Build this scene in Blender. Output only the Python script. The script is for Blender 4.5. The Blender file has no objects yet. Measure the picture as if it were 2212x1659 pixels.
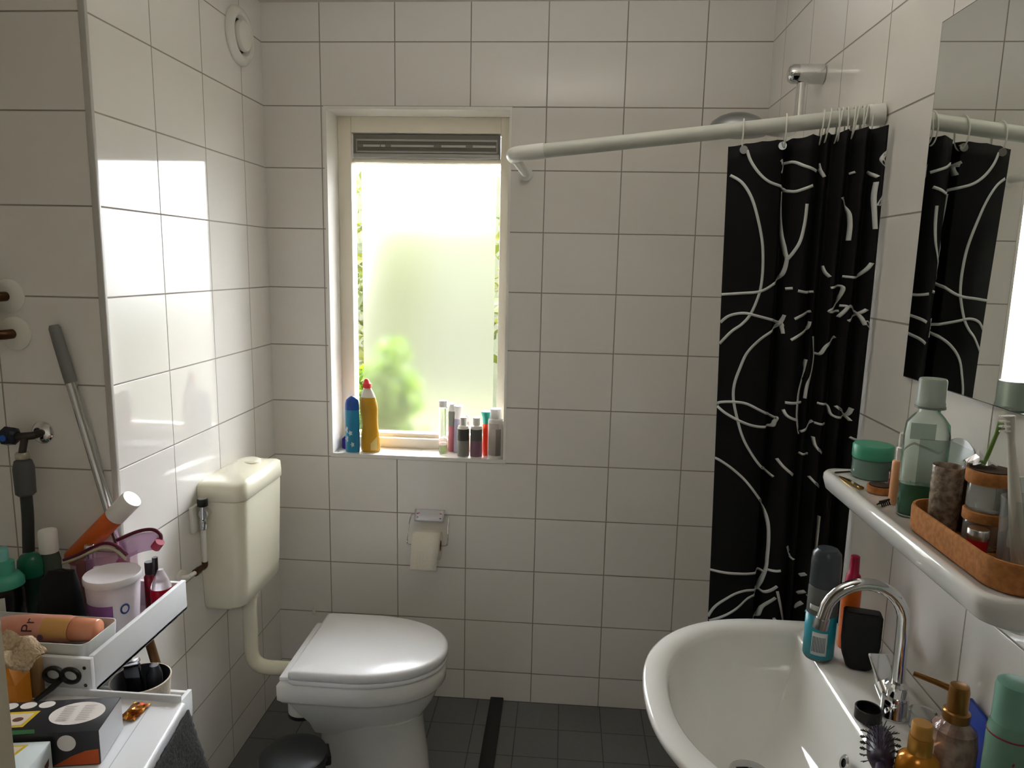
import bpy, bmesh, math, random
from mathutils import Vector, Matrix, Euler
random.seed(7)
scene = bpy.context.scene
COL = scene.collection
PI = math.pi
FW, FH = 2212, 1659

# ---------------------------------------------------------------- helpers
def lin(c):
    return tuple((x/12.92 if x <= .04045 else ((x+.055)/1.055)**2.4) for x in c)
def rgb(r, g, b):
    return lin((r/255, g/255, b/255))

class MB:
    """collects simple shapes into one mesh"""
    def __init__(s):
        s.v = []; s.f = []; s.m = []
    def add(s, vs, fs, mi=0, M=None):
        b = len(s.v)
        for p in vs:
            p = Vector(p)
            s.v.append(M @ p if M is not None else p)
        for f in fs:
            s.f.append([b+i for i in f]); s.m.append(mi)
        return s
    def box(s, x0, x1, y0, y1, z0, z1, mi=0, M=None):
        vs = [(x0,y0,z0),(x1,y0,z0),(x1,y1,z0),(x0,y1,z0),(x0,y0,z1),(x1,y0,z1),(x1,y1,z1),(x0,y1,z1)]
        return s.add(vs, [(0,3,2,1),(4,5,6,7),(0,1,5,4),(1,2,6,5),(2,3,7,6),(3,0,4,7)], mi, M)
    def rbox(s, x0, x1, y0, y1, z0, z1, r=.004, seg=2, mi=0, M=None):
        bm = bmesh.new(); bmesh.ops.create_cube(bm, size=1)
        for v in bm.verts:
            v.co = Vector(((x0+x1)/2+v.co.x*(x1-x0), (y0+y1)/2+v.co.y*(y1-y0), (z0+z1)/2+v.co.z*(z1-z0)))
        bmesh.ops.bevel(bm, geom=list(bm.edges), offset=r, segments=seg, affect='EDGES', profile=.5)
        bm.verts.index_update()
        s.add([v.co.copy() for v in bm.verts], [[v.index for v in f.verts] for f in bm.faces], mi, M); bm.free()
        return s
    def lathe(s, prof, n=32, mi=0, M=None, sx=1, sy=1, cap0=True, cap1=True):
        vs = []; fs = []
        for r, z in prof:
            for k in range(n):
                a = 2*PI*k/n
                vs.append((r*math.cos(a)*sx, r*math.sin(a)*sy, z))
        for i in range(len(prof)-1):
            for k in range(n):
                k2 = (k+1) % n
                fs.append((i*n+k, i*n+k2, (i+1)*n+k2, (i+1)*n+k))
        if cap0: fs.append(tuple(range(n-1, -1, -1)))
        if cap1: fs.append(tuple((len(prof)-1)*n+k for k in range(n)))
        return s.add(vs, fs, mi, M)
    def cyl(s, p0, p1, r, n=24, mi=0, r1=None):
        p0 = Vector(p0); p1 = Vector(p1); d = p1-p0
        M = Matrix.Translation(p0) @ d.to_track_quat('Z', 'Y').to_matrix().to_4x4()
        return s.lathe([(r, 0), (r if r1 is None else r1, d.length)], n, mi, M)
    def tube(s, pts, r, n=12, mi=0, closed=False):
        pts = [Vector(p) for p in pts]; N = len(pts); vs = []; fs = []
        up = None
        for i, p in enumerate(pts):
            if closed: t = pts[(i+1) % N]-pts[i-1]
            else: t = pts[min(i+1, N-1)]-pts[max(i-1, 0)]
            t.normalize()
            if up is None:
                up = Vector((0,0,1)) if abs(t.z) < .9 else Vector((1,0,0))
            a = (up - t*up.dot(t)); a.normalize(); b = t.cross(a); up = a
            rr = r[i] if isinstance(r, (list, tuple)) else r
            for k in range(n):
                an = 2*PI*k/n
                vs.append(p + a*math.cos(an)*rr + b*math.sin(an)*rr)
        for i in range(N if closed else N-1):
            j = (i+1) % N
            for k in range(n):
                k2 = (k+1) % n
                fs.append((i*n+k, i*n+k2, j*n+k2, j*n+k))
        if not closed:
            fs.append(tuple(range(n-1, -1, -1))); fs.append(tuple((N-1)*n+k for k in range(n)))
        return s.add(vs, fs, mi)
    def prism(s, poly, z0, z1, mi=0, M=None):
        n = len(poly)
        vs = [(x, y, z0) for x, y in poly]+[(x, y, z1) for x, y in poly]
        fs = [tuple(range(n-1, -1, -1)), tuple(range(n, 2*n))]
        for i in range(n):
            j = (i+1) % n; fs.append((i, j, n+j, n+i))
        return s.add(vs, fs, mi, M)
    def loft(s, rings, mi=0, M=None, cap0=True, cap1=True):
        n = len(rings[0]); vs = [p for r in rings for p in r]; fs = []
        for i in range(len(rings)-1):
            for k in range(n):
                k2 = (k+1) % n
                fs.append((i*n+k, i*n+k2, (i+1)*n+k2, (i+1)*n+k))
        if cap0: fs.append(tuple(range(n-1, -1, -1)))
        if cap1: fs.append(tuple((len(rings)-1)*n+k for k in range(n)))
        return s.add(vs, fs, mi, M)
    def grid(s, fn, nu, nv, mi=0, M=None):
        vs = [fn(i/nu, j/nv) for j in range(nv+1) for i in range(nu+1)]
        fs = [(j*(nu+1)+i, j*(nu+1)+i+1, (j+1)*(nu+1)+i+1, (j+1)*(nu+1)+i) for j in range(nv) for i in range(nu)]
        return s.add(vs, fs, mi, M)
    def build(s, name, mat, parent=None, smooth=40, sub=0, bevel=0, solid=0, keep=False):
        me = bpy.data.meshes.new(name)
        me.from_pydata([tuple(p) for p in s.v], [], s.f)
        for m in (mat if isinstance(mat, (list, tuple)) else [mat]): me.materials.append(m)
        for p, mi in zip(me.polygons, s.m): p.material_index = mi
        me.validate(); me.update()
        bm = bmesh.new(); bm.from_mesh(me)
        if not solid and not keep: bmesh.ops.recalc_face_normals(bm, faces=bm.faces)
        bm.to_mesh(me); bm.free()
        if smooth:
            me.shade_smooth(); me.set_sharp_from_angle(angle=math.radians(smooth))
        o = bpy.data.objects.new(name, me); COL.objects.link(o)
        if parent: o.parent = parent
        if solid:
            m = o.modifiers.new('s', 'SOLIDIFY'); m.thickness = solid; m.offset = 0
        if bevel:
            m = o.modifiers.new('b', 'BEVEL'); m.width = bevel; m.segments = 2; m.limit_method = 'ANGLE'
        if sub:
            m = o.modifiers.new('u', 'SUBSURF'); m.levels = m.render_levels = sub
        return o

def tag(o, label, cat, group=None):
    o['label'] = label; o['category'] = cat
    if group: o['group'] = group
    return o
def thing(name, label, cat, loc=(0,0,0), rot=(0,0,0), group=None):
    o = bpy.data.objects.new(name, None); COL.objects.link(o)
    o.empty_display_size = .02; o.location = loc; o.rotation_euler = rot
    return tag(o, label, cat, group)
def struct(o):
    o['kind'] = 'structure'; return o

# ---------------------------------------------------------------- materials
MATS = {}
def pbr(name, col, rough=.5, metal=0, trans=0, ior=1.45, spec=.5, coat=0, noise=None, alpha=1, sub=0):
    if name in MATS: return MATS[name]
    m = bpy.data.materials.new(name); m.use_nodes = True
    nt = m.node_tree; b = nt.nodes['Principled BSDF']
    b.inputs['Base Color'].default_value = (*col, 1)
    b.inputs['Roughness'].default_value = rough
    b.inputs['Metallic'].default_value = metal
    b.inputs['Transmission Weight'].default_value = trans
    b.inputs['IOR'].default_value = ior
    b.inputs['Specular IOR Level'].default_value = spec
    b.inputs['Coat Weight'].default_value = coat
    b.inputs['Alpha'].default_value = alpha
    if noise:   # (scale, colour2, bump)
        tc = nt.nodes.new('ShaderNodeTexCoord'); n = nt.nodes.new('ShaderNodeTexNoise')
        n.inputs['Scale'].default_value = noise[0]; n.inputs['Detail'].default_value = 4
        nt.links.new(tc.outputs['Object'], n.inputs['Vector'])
        mx = nt.nodes.new('ShaderNodeMix'); mx.data_type = 'RGBA'
        r = nt.nodes.new('ShaderNodeMapRange'); r.inputs[1].default_value = .35; r.inputs[2].default_value = .65
        nt.links.new(n.outputs['Fac'], r.inputs[0]); nt.links.new(r.outputs[0], mx.inputs['Factor'])
        mx.inputs['A'].default_value = (*col, 1); mx.inputs['B'].default_value = (*noise[1], 1)
        nt.links.new(mx.outputs['Result'], b.inputs['Base Color'])
        if noise[2]:
            bp = nt.nodes.new('ShaderNodeBump'); bp.inputs['Strength'].default_value = noise[2]; bp.inputs['Distance'].default_value = .002
            nt.links.new(n.outputs['Fac'], bp.inputs['Height']); nt.links.new(bp.outputs['Normal'], b.inputs['Normal'])
    MATS[name] = m
    return m

def tile(name, ua, va, u0, v0, du, dv, col, grout, w=.003, rough=.05, jitter=.004, spec=.5, mottle=.0):
    m = bpy.data.materials.new(name); m.use_nodes = True
    nt = m.node_tree; N = nt.nodes; L = nt.links; b = N['Principled BSDF']
    def math_(op, a, c=None, d=None):
        n = N.new('ShaderNodeMath'); n.operation = op
        for i, x in enumerate((a, c, d)):
            if x is None: continue
            if isinstance(x, (int, float)): n.inputs[i].default_value = x
            else: L.new(x, n.inputs[i])
        return n.outputs[0]
    g = N.new('ShaderNodeNewGeometry'); sp = N.new('ShaderNodeSeparateXYZ'); L.new(g.outputs['Position'], sp.inputs[0])
    ids = []; ds = []
    for ax, o, d in ((ua, u0, du), (va, v0, dv)):
        t = math_('DIVIDE', math_('SUBTRACT', sp.outputs[ax], o), d)
        fl = math_('FLOOR', t); fr = math_('SUBTRACT', t, fl)
        ds.append(math_('MULTIPLY', math_('MINIMUM', fr, math_('SUBTRACT', 1, fr)), d)); ids.append(fl)
    dist = math_('MINIMUM', ds[0], ds[1])
    mr = N.new('ShaderNodeMapRange'); mr.interpolation_type = 'SMOOTHSTEP'
    mr.inputs[1].default_value = w*.5-.0005; mr.inputs[2].default_value = w*.5+.0008
    L.new(dist, mr.inputs[0]); mask = mr.outputs[0]
    mx = N.new('ShaderNodeMix'); mx.data_type = 'RGBA'; L.new(mask, mx.inputs['Factor'])
    mx.inputs['A'].default_value = (*grout, 1); mx.inputs['B'].default_value = (*col, 1)
    cv = N.new('ShaderNodeCombineXYZ'); L.new(ids[0], cv.inputs[0]); L.new(ids[1], cv.inputs[1])
    wn = N.new('ShaderNodeTexWhiteNoise'); L.new(cv.outputs[0], wn.inputs['Vector'])
    if mottle:
        ns = N.new('ShaderNodeTexNoise'); ns.inputs['Scale'].default_value = 60; ns.inputs['Detail'].default_value = 3
        L.new(g.outputs['Position'], ns.inputs['Vector'])
        ad = math_('ADD', math_('MULTIPLY', math_('SUBTRACT', ns.outputs['Fac'], .5), mottle*2), math_('MULTIPLY', math_('SUBTRACT', wn.outputs['Value'], .5), mottle))
        hs = N.new('ShaderNodeHueSaturation'); L.new(math_('ADD', ad, 1), hs.inputs['Value']); L.new(mx.outputs['Result'], hs.inputs['Color'])
        L.new(hs.outputs[0], b.inputs['Base Color'])
    else:
        L.new(mx.outputs['Result'], b.inputs['Base Color'])
    rr = N.new('ShaderNodeMapRange'); L.new(mask, rr.inputs[0]); rr.inputs[3].default_value = .7; rr.inputs[4].default_value = rough
    L.new(rr.outputs[0], b.inputs['Roughness'])
    b.inputs['Specular IOR Level'].default_value = spec
    v1 = N.new('ShaderNodeVectorMath'); v1.operation = 'SUBTRACT'; L.new(wn.outputs['Color'], v1.inputs[0]); v1.inputs[1].default_value = (.5, .5, .5)
    v2 = N.new('ShaderNodeVectorMath'); v2.operation = 'SCALE'; L.new(v1.outputs[0], v2.inputs[0]); v2.inputs['Scale'].default_value = jitter
    v3 = N.new('ShaderNodeVectorMath'); v3.operation = 'ADD'; L.new(g.outputs['Normal'], v3.inputs[0]); L.new(v2.outputs[0], v3.inputs[1])
    v4 = N.new('ShaderNodeVectorMath'); v4.operation = 'NORMALIZE'; L.new(v3.outputs[0], v4.inputs[0])
    bp = N.new('ShaderNodeBump'); bp.inputs['Strength'].default_value = .6; bp.inputs['Distance'].default_value = .0015
    L.new(mask, bp.inputs['Height']); L.new(v4.outputs[0], bp.inputs['Normal']); L.new(bp.outputs['Normal'], b.inputs['Normal'])
    return m

TILE_C = rgb(231, 228, 223); GROUT = rgb(150, 142, 132)
RZ = 2.314
M_BACK = tile('tile_back', 0, 2, .1966, RZ, .25, .2, TILE_C, GROUT)
M_LEFT = tile('tile_left', 1, 2, -.1613, RZ, .25, .2, TILE_C, GROUT)
M_RIGHT = tile('tile_right', 1, 2, -.882, RZ, .25, .2, TILE_C, GROUT)
M_PIER = tile('tile_pier', 0, 2, -.262, RZ, .25, .2, TILE_C, GROUT)
M_SILL = tile('tile_sill', 0, 1, .515, .3, .25, .6, rgb(225, 222, 216), rgb(165, 155, 143), w=.002, rough=.05)
M_FLOOR = tile('tile_floor', 0, 1, .0015, -.005, .15, .15, rgb(104, 104, 103), rgb(70, 69, 66), w=.003, rough=.42, jitter=.004, mottle=.12)
M_PLASTER = pbr('ceiling_paint', rgb(208, 204, 195), .8)
M_HALL = pbr('hall_paint', rgb(200, 193, 180), .8)
M_WHITE_P = pbr('white_plastic', rgb(226, 224, 216), .3)
M_TRIM = pbr('trim_white', rgb(228, 226, 220), .25)
M_CREAM = pbr('cream_paint', rgb(240, 233, 216), .4)
M_ALU = pbr('grey_edge_strip', rgb(186, 183, 178), .3)
M_CHROME = pbr('chrome', (.72, .73, .74), .06, 1)
M_SATIN = pbr('satin_steel', (.62, .63, .64), .22, 1)
M_CERAMIC = pbr('sanitary_ceramic', rgb(226, 226, 222), .07, coat=.3)
M_CISTERN = pbr('cistern_plastic', rgb(226, 222, 200), .25)
M_SEAT = pbr('seat_plastic', rgb(232, 233, 234), .22)
M_BLACK = pbr('black_plastic', rgb(18, 18, 18), .35)
M_RUBBER = pbr('black_rubber', rgb(22, 24, 23), .6)
M_BRONZE = pbr('bronze', rgb(88, 62, 40), .35, .9)
M_GLASS = pbr('clear_glass', (.95, .97, .96), .02, trans=1, ior=1.4)
M_CLEARP = pbr('clear_plastic', (.93, .95, .95), .08, trans=.92, ior=1.3)
M_WHITECAP = pbr('cap_white', rgb(236, 234, 230), .35)
M_CORK = pbr('cork', rgb(186, 126, 68), .85, noise=(120, rgb(160, 104, 54), .3))
# ---------------------------------------------------------------- room shell
CEIL = 2.435
RX = 1.652
m = MB()          # back wall with the window opening
m.box(-.7, .205, 0, .3, 0, CEIL); m.box(.835, 1.9, 0, .3, 0, CEIL)
m.box(.205, .835, 0, .3, 0, .914); m.box(.205, .835, 0, .3, 2.114, CEIL)
struct(m.build('wall_back', M_BACK, smooth=0))
m = MB(); m.box(-.7, 0, -.909, 0, 0, CEIL); o = m.build('wall_left', [M_LEFT, M_PIER], smooth=0)
for p in o.data.polygons:
    if abs(p.normal.y) > .5: p.material_index = 1
struct(o)
m = MB(); m.box(RX, RX+.15, -1.8, 0, 0, CEIL); struct(m.build('wall_right', M_RIGHT, smooth=0))
m = MB(); m.box(-.75, -.6, -1.8, -.909, 0, CEIL); struct(m.build('wall_alcove', M_LEFT, smooth=0))
m = MB(); m.box(-.75, .43, -1.9, -1.8, 0, CEIL); m.box(1.66, 2.5, -1.9, -1.8, 0, CEIL); m.box(.43, 1.66, -1.9, -1.8, 2.12, CEIL)
struct(m.build('wall_front', M_HALL, smooth=0))
m = MB(); m.box(-.75, 2.6, -4.4, .3, CEIL, CEIL+.1); struct(m.build('ceiling', M_PLASTER, smooth=0))
m = MB(); m.box(-.75, 2.6, -4.4, .3, -.1, 0); struct(m.build('floor', M_FLOOR, smooth=0))
m = MB(); m.box(-.85, -.75, -4.4, -1.8, 0, CEIL); struct(m.build('wall_hall_left', M_HALL, smooth=0))
m = MB(); m.box(2.5, 2.6, -4.4, -1.8, 0, CEIL); struct(m.build('wall_hall_right', M_HALL, smooth=0))
m = MB(); m.box(-.85, 2.6, -4.5, -4.4, 0, CEIL); struct(m.build('wall_hall_end', M_HALL, smooth=0))
# door lining
m = MB(); m.box(.43, .449, -1.905, -1.795, 0, 2.12); m.box(1.645, 1.66, -1.905, -1.8005, 0, 2.12); m.box(.43, 1.66, -1.905, -1.8005, 2.1, 2.12)
struct(m.build('trim_1', pbr('door_paint', rgb(196, 188, 168), .4), smooth=0))
# grey corner strip of the pipe shaft
m = MB(); m.rbox(-.013, .0015, -.9105, -.9, 0, CEIL, .0012); struct(m.build('trim_2', M_ALU))
# window lining and tiled sill
m = MB()
m.box(.205, .214, -.002, .12, .914, 2.114); m.box(.826, .835, -.002, .12, .914, 2.114); m.box(.214, .826, -.002, .12, 2.104, 2.114)
struct(m.build('trim_3', pbr('reveal_gloss', rgb(240, 238, 233), .06), smooth=0))
m = MB(); m.box(.214, .826, 0, .125, .914, .925); struct(m.build('trim_4', M_SILL, smooth=0))
m = MB(); m.box(.205, .835, -.003, .0, .914, .927); struct(m.build('trim_5', M_TRIM, smooth=0))

# ---------------------------------------------------------------- window
win = bpy.data.objects.new('window_1', None); COL.objects.link(win); win.location = (.52, .115, .925); struct(win)
def WB(x0, x1, y0, y1, z0, z1): return (x0-.52, x1-.52, y0-.115, y1-.115, z0-.925, z1-.925)
m = MB()
for b in ((.214,.262,.115,.175,.925,2.104), (.789,.826,.115,.175,.925,2.104), (.262,.789,.115,.175,2.05,2.104), (.262,.789,.115,.175,.925,.962)):
    m.rbox(*WB(*b), r=.003)
m.build('window_frame', M_CREAM, win)
m = MB(); m.rbox(*WB(.262,.789,.138,.175,.9605,.976), r=.003); m.rbox(*WB(.262,.789,.135,.175,1.953,1.968), r=.002)
m.build('glazing_bead', M_CREAM, win)
# ventilation grille above the pane
vent = MB(); vent.rbox(*WB(.266,.785,.125,.175,1.966,2.048), r=.004)
v = vent.build('vent_grille', pbr('vent_grey', rgb(124, 121, 116), .45), win)
m = MB()
for z0, z1, y in ((2.024,2.030,.122), (1.985,1.990,.122)): m.box(*WB(.278,.776,y,.126,z0,z1))
m.box(*WB(.278,.281,.122,.126,1.985,2.03)); m.box(*WB(.773,.776,.122,.126,1.985,2.03))
m.build('vent_rail', pbr('vent_light', rgb(176, 174, 168), .4), v)
m = MB()
for k in range(46):
    z = 1.992+(k % 2)*.0
for z in (1.995, 2.0, 2.014, 2.019):
    for k in range(120):
        x = .284+k*.0041; m.box(*WB(x, x+.002, .1243, .1262, z, z+.0025))
m.build('vent_perforation', pbr('vent_dark', rgb(70, 66, 64), .7), v)
m = MB()
for x0, x1 in ((.303,.362), (.366,.381), (.402,.553), (.58,.665), (.69,.77)): m.box(*WB(x0, x1, .1235, .1262, 2.0045, 2.0115))
m.build('vent_slot', pbr('vent_slot', rgb(188, 190, 180), .5), v)
m = MB(); m.rbox(*WB(.268,.783,.119,.13,1.966,1.982), r=.003); m.build('vent_lip', pbr('vent_lip', rgb(170, 170, 166), .3), v)

# clear glass margins and the frosted film in the middle
def thin_glass():
    g = bpy.data.materials.new('pane_glass'); g.use_nodes = True; nt = g.node_tree
    nt.nodes.remove(nt.nodes['Principled BSDF'])
    mix = nt.nodes.new('ShaderNodeMixShader'); t = nt.nodes.new('ShaderNodeBsdfTransparent'); gl = nt.nodes.new('ShaderNodeBsdfGlossy')
    t.inputs[0].default_value = (.93, .96, .94, 1); gl.inputs['Roughness'].default_value = .02; mix.inputs[0].default_value = .06
    nt.links.new(t.outputs[0], mix.inputs[1]); nt.links.new(gl.outputs[0], mix.inputs[2])
    nt.links.new(mix.outputs[0], nt.nodes['Material Output'].inputs[0]); return g
def film():
    g = bpy.data.materials.new('frosted_film'); g.use_nodes = True; nt = g.node_tree
    nt.nodes.remove(nt.nodes['Principled BSDF'])
    tr = nt.nodes.new('ShaderNodeBsdfTranslucent'); tr.inputs[0].default_value = (.93, .94, .92, 1)
    rf = nt.nodes.new('ShaderNodeBsdfRefraction'); rf.inputs['Color'].default_value = (.95, .97, .94, 1)
    rf.inputs['Roughness'].default_value = FILM_ROUGH; rf.inputs['IOR'].default_value = 1.3
    gl = nt.nodes.new('ShaderNodeBsdfDiffuse'); gl.inputs[0].default_value = (.8, .8, .78, 1)
    m1 = nt.nodes.new('ShaderNodeMixShader'); m1.inputs[0].default_value = FILM_CLEAR
    m2 = nt.nodes.new('ShaderNodeMixShader'); m2.inputs[0].default_value = .1
    nt.links.new(tr.outputs[0], m1.inputs[1]); nt.links.new(rf.outputs[0], m1.inputs[2])
    nt.links.new(m1.outputs[0], m2.inputs[1]); nt.links.new(gl.outputs[0], m2.inputs[2])
    nt.links.new(m2.outputs[0], nt.nodes['Material Output'].inputs[0]); return g
FILM_ROUGH = .43; FILM_CLEAR = .988
M_PANE = thin_glass(); M_FILM = film()
fx0, fx1, fz0, fz1 = .285, .771, .979, 1.9465
m = MB()
for x0, x1, z0, z1 in ((.262,fx0,.97,1.955), (fx1,.789,.97,1.955), (fx0,fx1,.97,fz0), (fx0,fx1,fz1,1.955)):
    m.add([(x0-.52,.045,z0-.925), (x1-.52,.045,z0-.925), (x1-.52,.045,z1-.925), (x0-.52,.045,z1-.925)], [(0,1,2,3)])
m.build('window_pane', M_PANE, win, smooth=0)
m = MB(); m.add([(fx0-.52,.045,fz0-.925), (fx1-.52,.045,fz0-.925), (fx1-.52,.045,fz1-.925), (fx0-.52,.045,fz1-.925)], [(3,2,1,0)])
m.build('frosted_film', M_FILM, win, smooth=0, keep=True)   # faces outwards

# ---------------------------------------------------------------- outdoors
M_LAWN = pbr('lawn', rgb(46, 46, 18), .9, noise=(3, rgb(39, 43, 13), 0))
m = MB(); m.box(-30, 30, .3, 40, -.25, -.2); o = struct(m.build('ground_outside', M_LAWN, smooth=0))
m = MB(); m.box(-2.4, 4.2, 6.0, 6.12, -.2, 2.6)  # made-up fence, its extents set how much sky light reaches the pane
o = m.build('added_fence', pbr('fence_wood', rgb(60, 62, 46), .8, noise=(6, rgb(56, 58, 38), 0)), smooth=0)
tag(o, 'garden fence behind the frosted window, added to shape the sky light', 'fence')
def foliage(m, n, c, rad, size, mi=0, seed=1):
    rnd = random.Random(seed)
    for _ in range(n):
        while True:
            d = Vector((rnd.uniform(-1,1), rnd.uniform(-1,1), rnd.uniform(-1,1)))
            if .25 < d.length < 1: break
        p = Vector(c)+Vector((d.x*rad[0], d.y*rad[1], d.z*rad[2]))
        M = Matrix.Translation(p) @ Euler((rnd.uniform(0,6.3), rnd.uniform(0,6.3), rnd.uniform(0,6.3))).to_matrix().to_4x4()
        s = size*rnd.uniform(.6, 1.3)
        m.add([(0,-s,0), (s*.5,0,s*.12), (0,s,0), (-s*.5,0,s*.12)], [(0,1,2,3)], mi, M)
def leaf(name, c1, c2):
    g = bpy.data.materials.new(name); g.use_nodes = True; nt = g.node_tree
    b = nt.nodes['Principled BSDF']; b.inputs['Roughness'].default_value = .5
    tr = nt.nodes.new('ShaderNodeBsdfTranslucent'); mx = nt.nodes.new('ShaderNodeMixShader'); mx.inputs[0].default_value = .5
    oi = nt.nodes.new('ShaderNodeNewGeometry'); cm = nt.nodes.new('ShaderNodeMix'); cm.data_type = 'RGBA'
    cm.inputs['A'].default_value = (*c1, 1); cm.inputs['B'].default_value = (*c2, 1); nt.links.new(oi.outputs['Random Per Island'], cm.inputs['Factor'])
    nt.links.new(cm.outputs['Result'], b.inputs['Base Color']); nt.links.new(cm.outputs['Result'], tr.inputs[0])
    nt.links.new(b.outputs[0], mx.inputs[1]); nt.links.new(tr.outputs[0], mx.inputs[2]); nt.links.new(mx.outputs[0], nt.nodes['Material Output'].inputs[0])
    return g
M_LEAF = leaf('leaf_fresh', rgb(58, 84, 2), rgb(98, 122, 4))
M_LEAF2 = leaf('leaf_tree', rgb(44, 54, 10), rgb(84, 84, 30))
bush = thing('garden_bush', 'bright green bush blurred behind the lower left of the window', 'bush', (.245, .46, -.2))
m = MB()
foliage(m, 330, (.03, 0, 1.03), (.19, .08, .12), .032, seed=3)
foliage(m, 360, (.01, .02, 1.24), (.18, .09, .15), .032, seed=4)
foliage(m, 200, (-.03, .03, .84), (.16, .08, .2), .032, seed=5)
foliage(m, 150, (-.12, .03, 1.16), (.09, .08, .22), .03, seed=6)
foliage(m, 70, (.06, .0, 1.42), (.07, .06, .07), .028, seed=7)
m.build('foliage', M_LEAF, bush, smooth=0)
m = MB(); m.tube([(0,0,0), (.01,0,.5), (0,.02,1.0), (.02,.02,1.3)], [.015,.012,.009,.004]); m.build('stem', pbr('bark', rgb(90, 70, 50), .8), bush)
tree = thing('garden_tree', 'sunlit yellow green tree seen through the clear window margins', 'tree', (.1, 4.6, -.2))
m = MB()
foliage(m, 900, (.68, 0, 1.6), (.5, .4, 1.4), .07, seed=8); foliage(m, 700, (-1.2, .3, 1.5), (.45, .4, 1.2), .07, seed=9)
m.build('foliage', M_LEAF2, tree, smooth=0)
m = MB(); m.tube([(.8,0,0), (.82,0,1.2), (.8,0,2.2)], [.05,.04,.02]); m.build('trunk', pbr('bark', rgb(90, 70, 50), .8), tree)

# ---------------------------------------------------------------- light
SKY = 44
w = bpy.data.worlds.new('sky'); scene.world = w; w.use_nodes = True
bg = w.node_tree.nodes['Background']; bg.inputs['Color'].default_value = (.93, .935, 1.0, 1); 
wn = w.node_tree.nodes; wl = w.node_tree.links      # overcast sky: zenith three times as bright as the horizon
tc = wn.new('ShaderNodeTexCoord'); sx = wn.new('ShaderNodeSeparateXYZ'); wl.new(tc.outputs['Generated'], sx.inputs[0])
mr = wn.new('ShaderNodeMapRange'); mr.inputs[1].default_value = 0; mr.inputs[2].default_value = 1; mr.inputs[3].default_value = SKY/3; mr.inputs[4].default_value = SKY
wl.new(sx.outputs['Z'], mr.inputs[0]); wl.new(mr.outputs[0], bg.inputs['Strength'])
def area(name, loc, rot, sx, sy, power, col):
    l = bpy.data.lights.new(name, 'AREA'); l.shape = 'RECTANGLE'; l.size = sx; l.size_y = sy; l.energy = power; l.color = col
    o = bpy.data.objects.new(name, l); COL.objects.link(o); o.location = loc; o.rotation_euler = rot; return o
area('hall_fill_light', (1.2, -3.4, 2.40), (0, 0, 0), .6, .6, 4.5, (1, .97, .92))  # fill light added behind the camera, no real fixture in the hall
area('added_fill_uplight', (1.0, -1.2, 2.08), (PI, 0, 0), .5, .4, 6, (1, .98, .95))  # fill added in mid-air, brightens the room off the ceiling, no fixture

# ---------------------------------------------------------------- camera
cam = bpy.data.cameras.new('camera'); cam.sensor_width = 36; cam.lens = 1556.2/FW*36; cam.clip_start = .02
co = bpy.data.objects.new('camera', cam); COL.objects.link(co)
co.location = (1.0277, -2.4576, 1.6065); co.rotation_euler = (1.4068, -.0208, .0746)
scene.camera = co
vs = scene.view_settings
vs.view_transform = 'Standard'; vs.look = 'None'; vs.gamma = 1; vs.use_curve_mapping = False; vs.exposure = .27
cy = scene.cycles
cy.use_denoising = True; cy.max_bounces = 14; cy.diffuse_bounces = 8; cy.glossy_bounces = 5; cy.transmission_bounces = 10; cy.transparent_max_bounces = 16
cy.sample_clamp_indirect = 60; cy.blur_glossy = .5; cy.caustics_refractive = True
# ---------------------------------------------------------------- shared shape makers
def sup(t, n=2.3):
    c, s = math.cos(t), math.sin(t)
    return (abs(c)**(2/n)*(1 if c >= 0 else -1), abs(s)**(2/n)*(1 if s >= 0 else -1))
def rrect(w, d, r, n=5):
    """rounded rectangle outline centred on the origin"""
    out = []
    for cx, cy, a0 in ((w/2-r, d/2-r, 0), (-w/2+r, d/2-r, 90), (-w/2+r, -d/2+r, 180), (w/2-r, -d/2+r, 270)):
        for k in range(n+1):
            a = math.radians(a0+90*k/n); out.append((cx+r*math.cos(a), cy+r*math.sin(a)))
    return out
def ring(pts, z, s=1, cx=0, cy=0):
    return [(cx+(x-cx)*s, cy+(y-cy)*s, z) for x, y in pts]
def P(mb, name, mat, parent, **k): return mb.build(name, mat, parent, **k)
def lath(prof, name, mat, parent, n=32, M=None, sx=1, sy=1, **k):
    m = MB(); m.lathe(prof, n, 0, M, sx, sy); return m.build(name, mat, parent, **k)
def band(r, z0, z1, name, mat, parent, a0=None, a1=None, n=24, sx=1, sy=1):
    """printed label wrapped round a bottle, either all round or between two angles in degrees"""
    m = MB()
    if a0 is None: a0, a1 = 0, 360
    def fn(u, v):
        a = math.radians(a0+(a1-a0)*u); return (r*math.cos(a)*sx, r*math.sin(a)*sy, z0+(z1-z0)*v)
    m.grid(fn, n, 1); return m.build(name, mat, parent, solid=.0003)
def bez(p0, p1, p2, p3, n=12):
    p0, p1, p2, p3 = map(Vector, (p0, p1, p2, p3)); out = []
    for i in range(n+1):
        t = i/n; out.append(p0*(1-t)**3+p1*3*t*(1-t)**2+p2*3*t*t*(1-t)+p3*t**3)
    return out
def smoothpath(pts, n=6):
    pts = [Vector(p) for p in pts]; out = []
    for i in range(len(pts)-1):
        a = pts[max(i-1,0)]; b = pts[i]; c = pts[i+1]; d = pts[min(i+2,len(pts)-1)]
        for k in range(n):
            t = k/n
            out.append(.5*((2*b)+(c-a)*t+(2*a-5*b+4*c-d)*t*t+(-a+3*b-3*c+d)*t**3))
    out.append(pts[-1]); return out
TOCAM = math.degrees(math.atan2(-2.4576, 1.0277))

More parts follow.
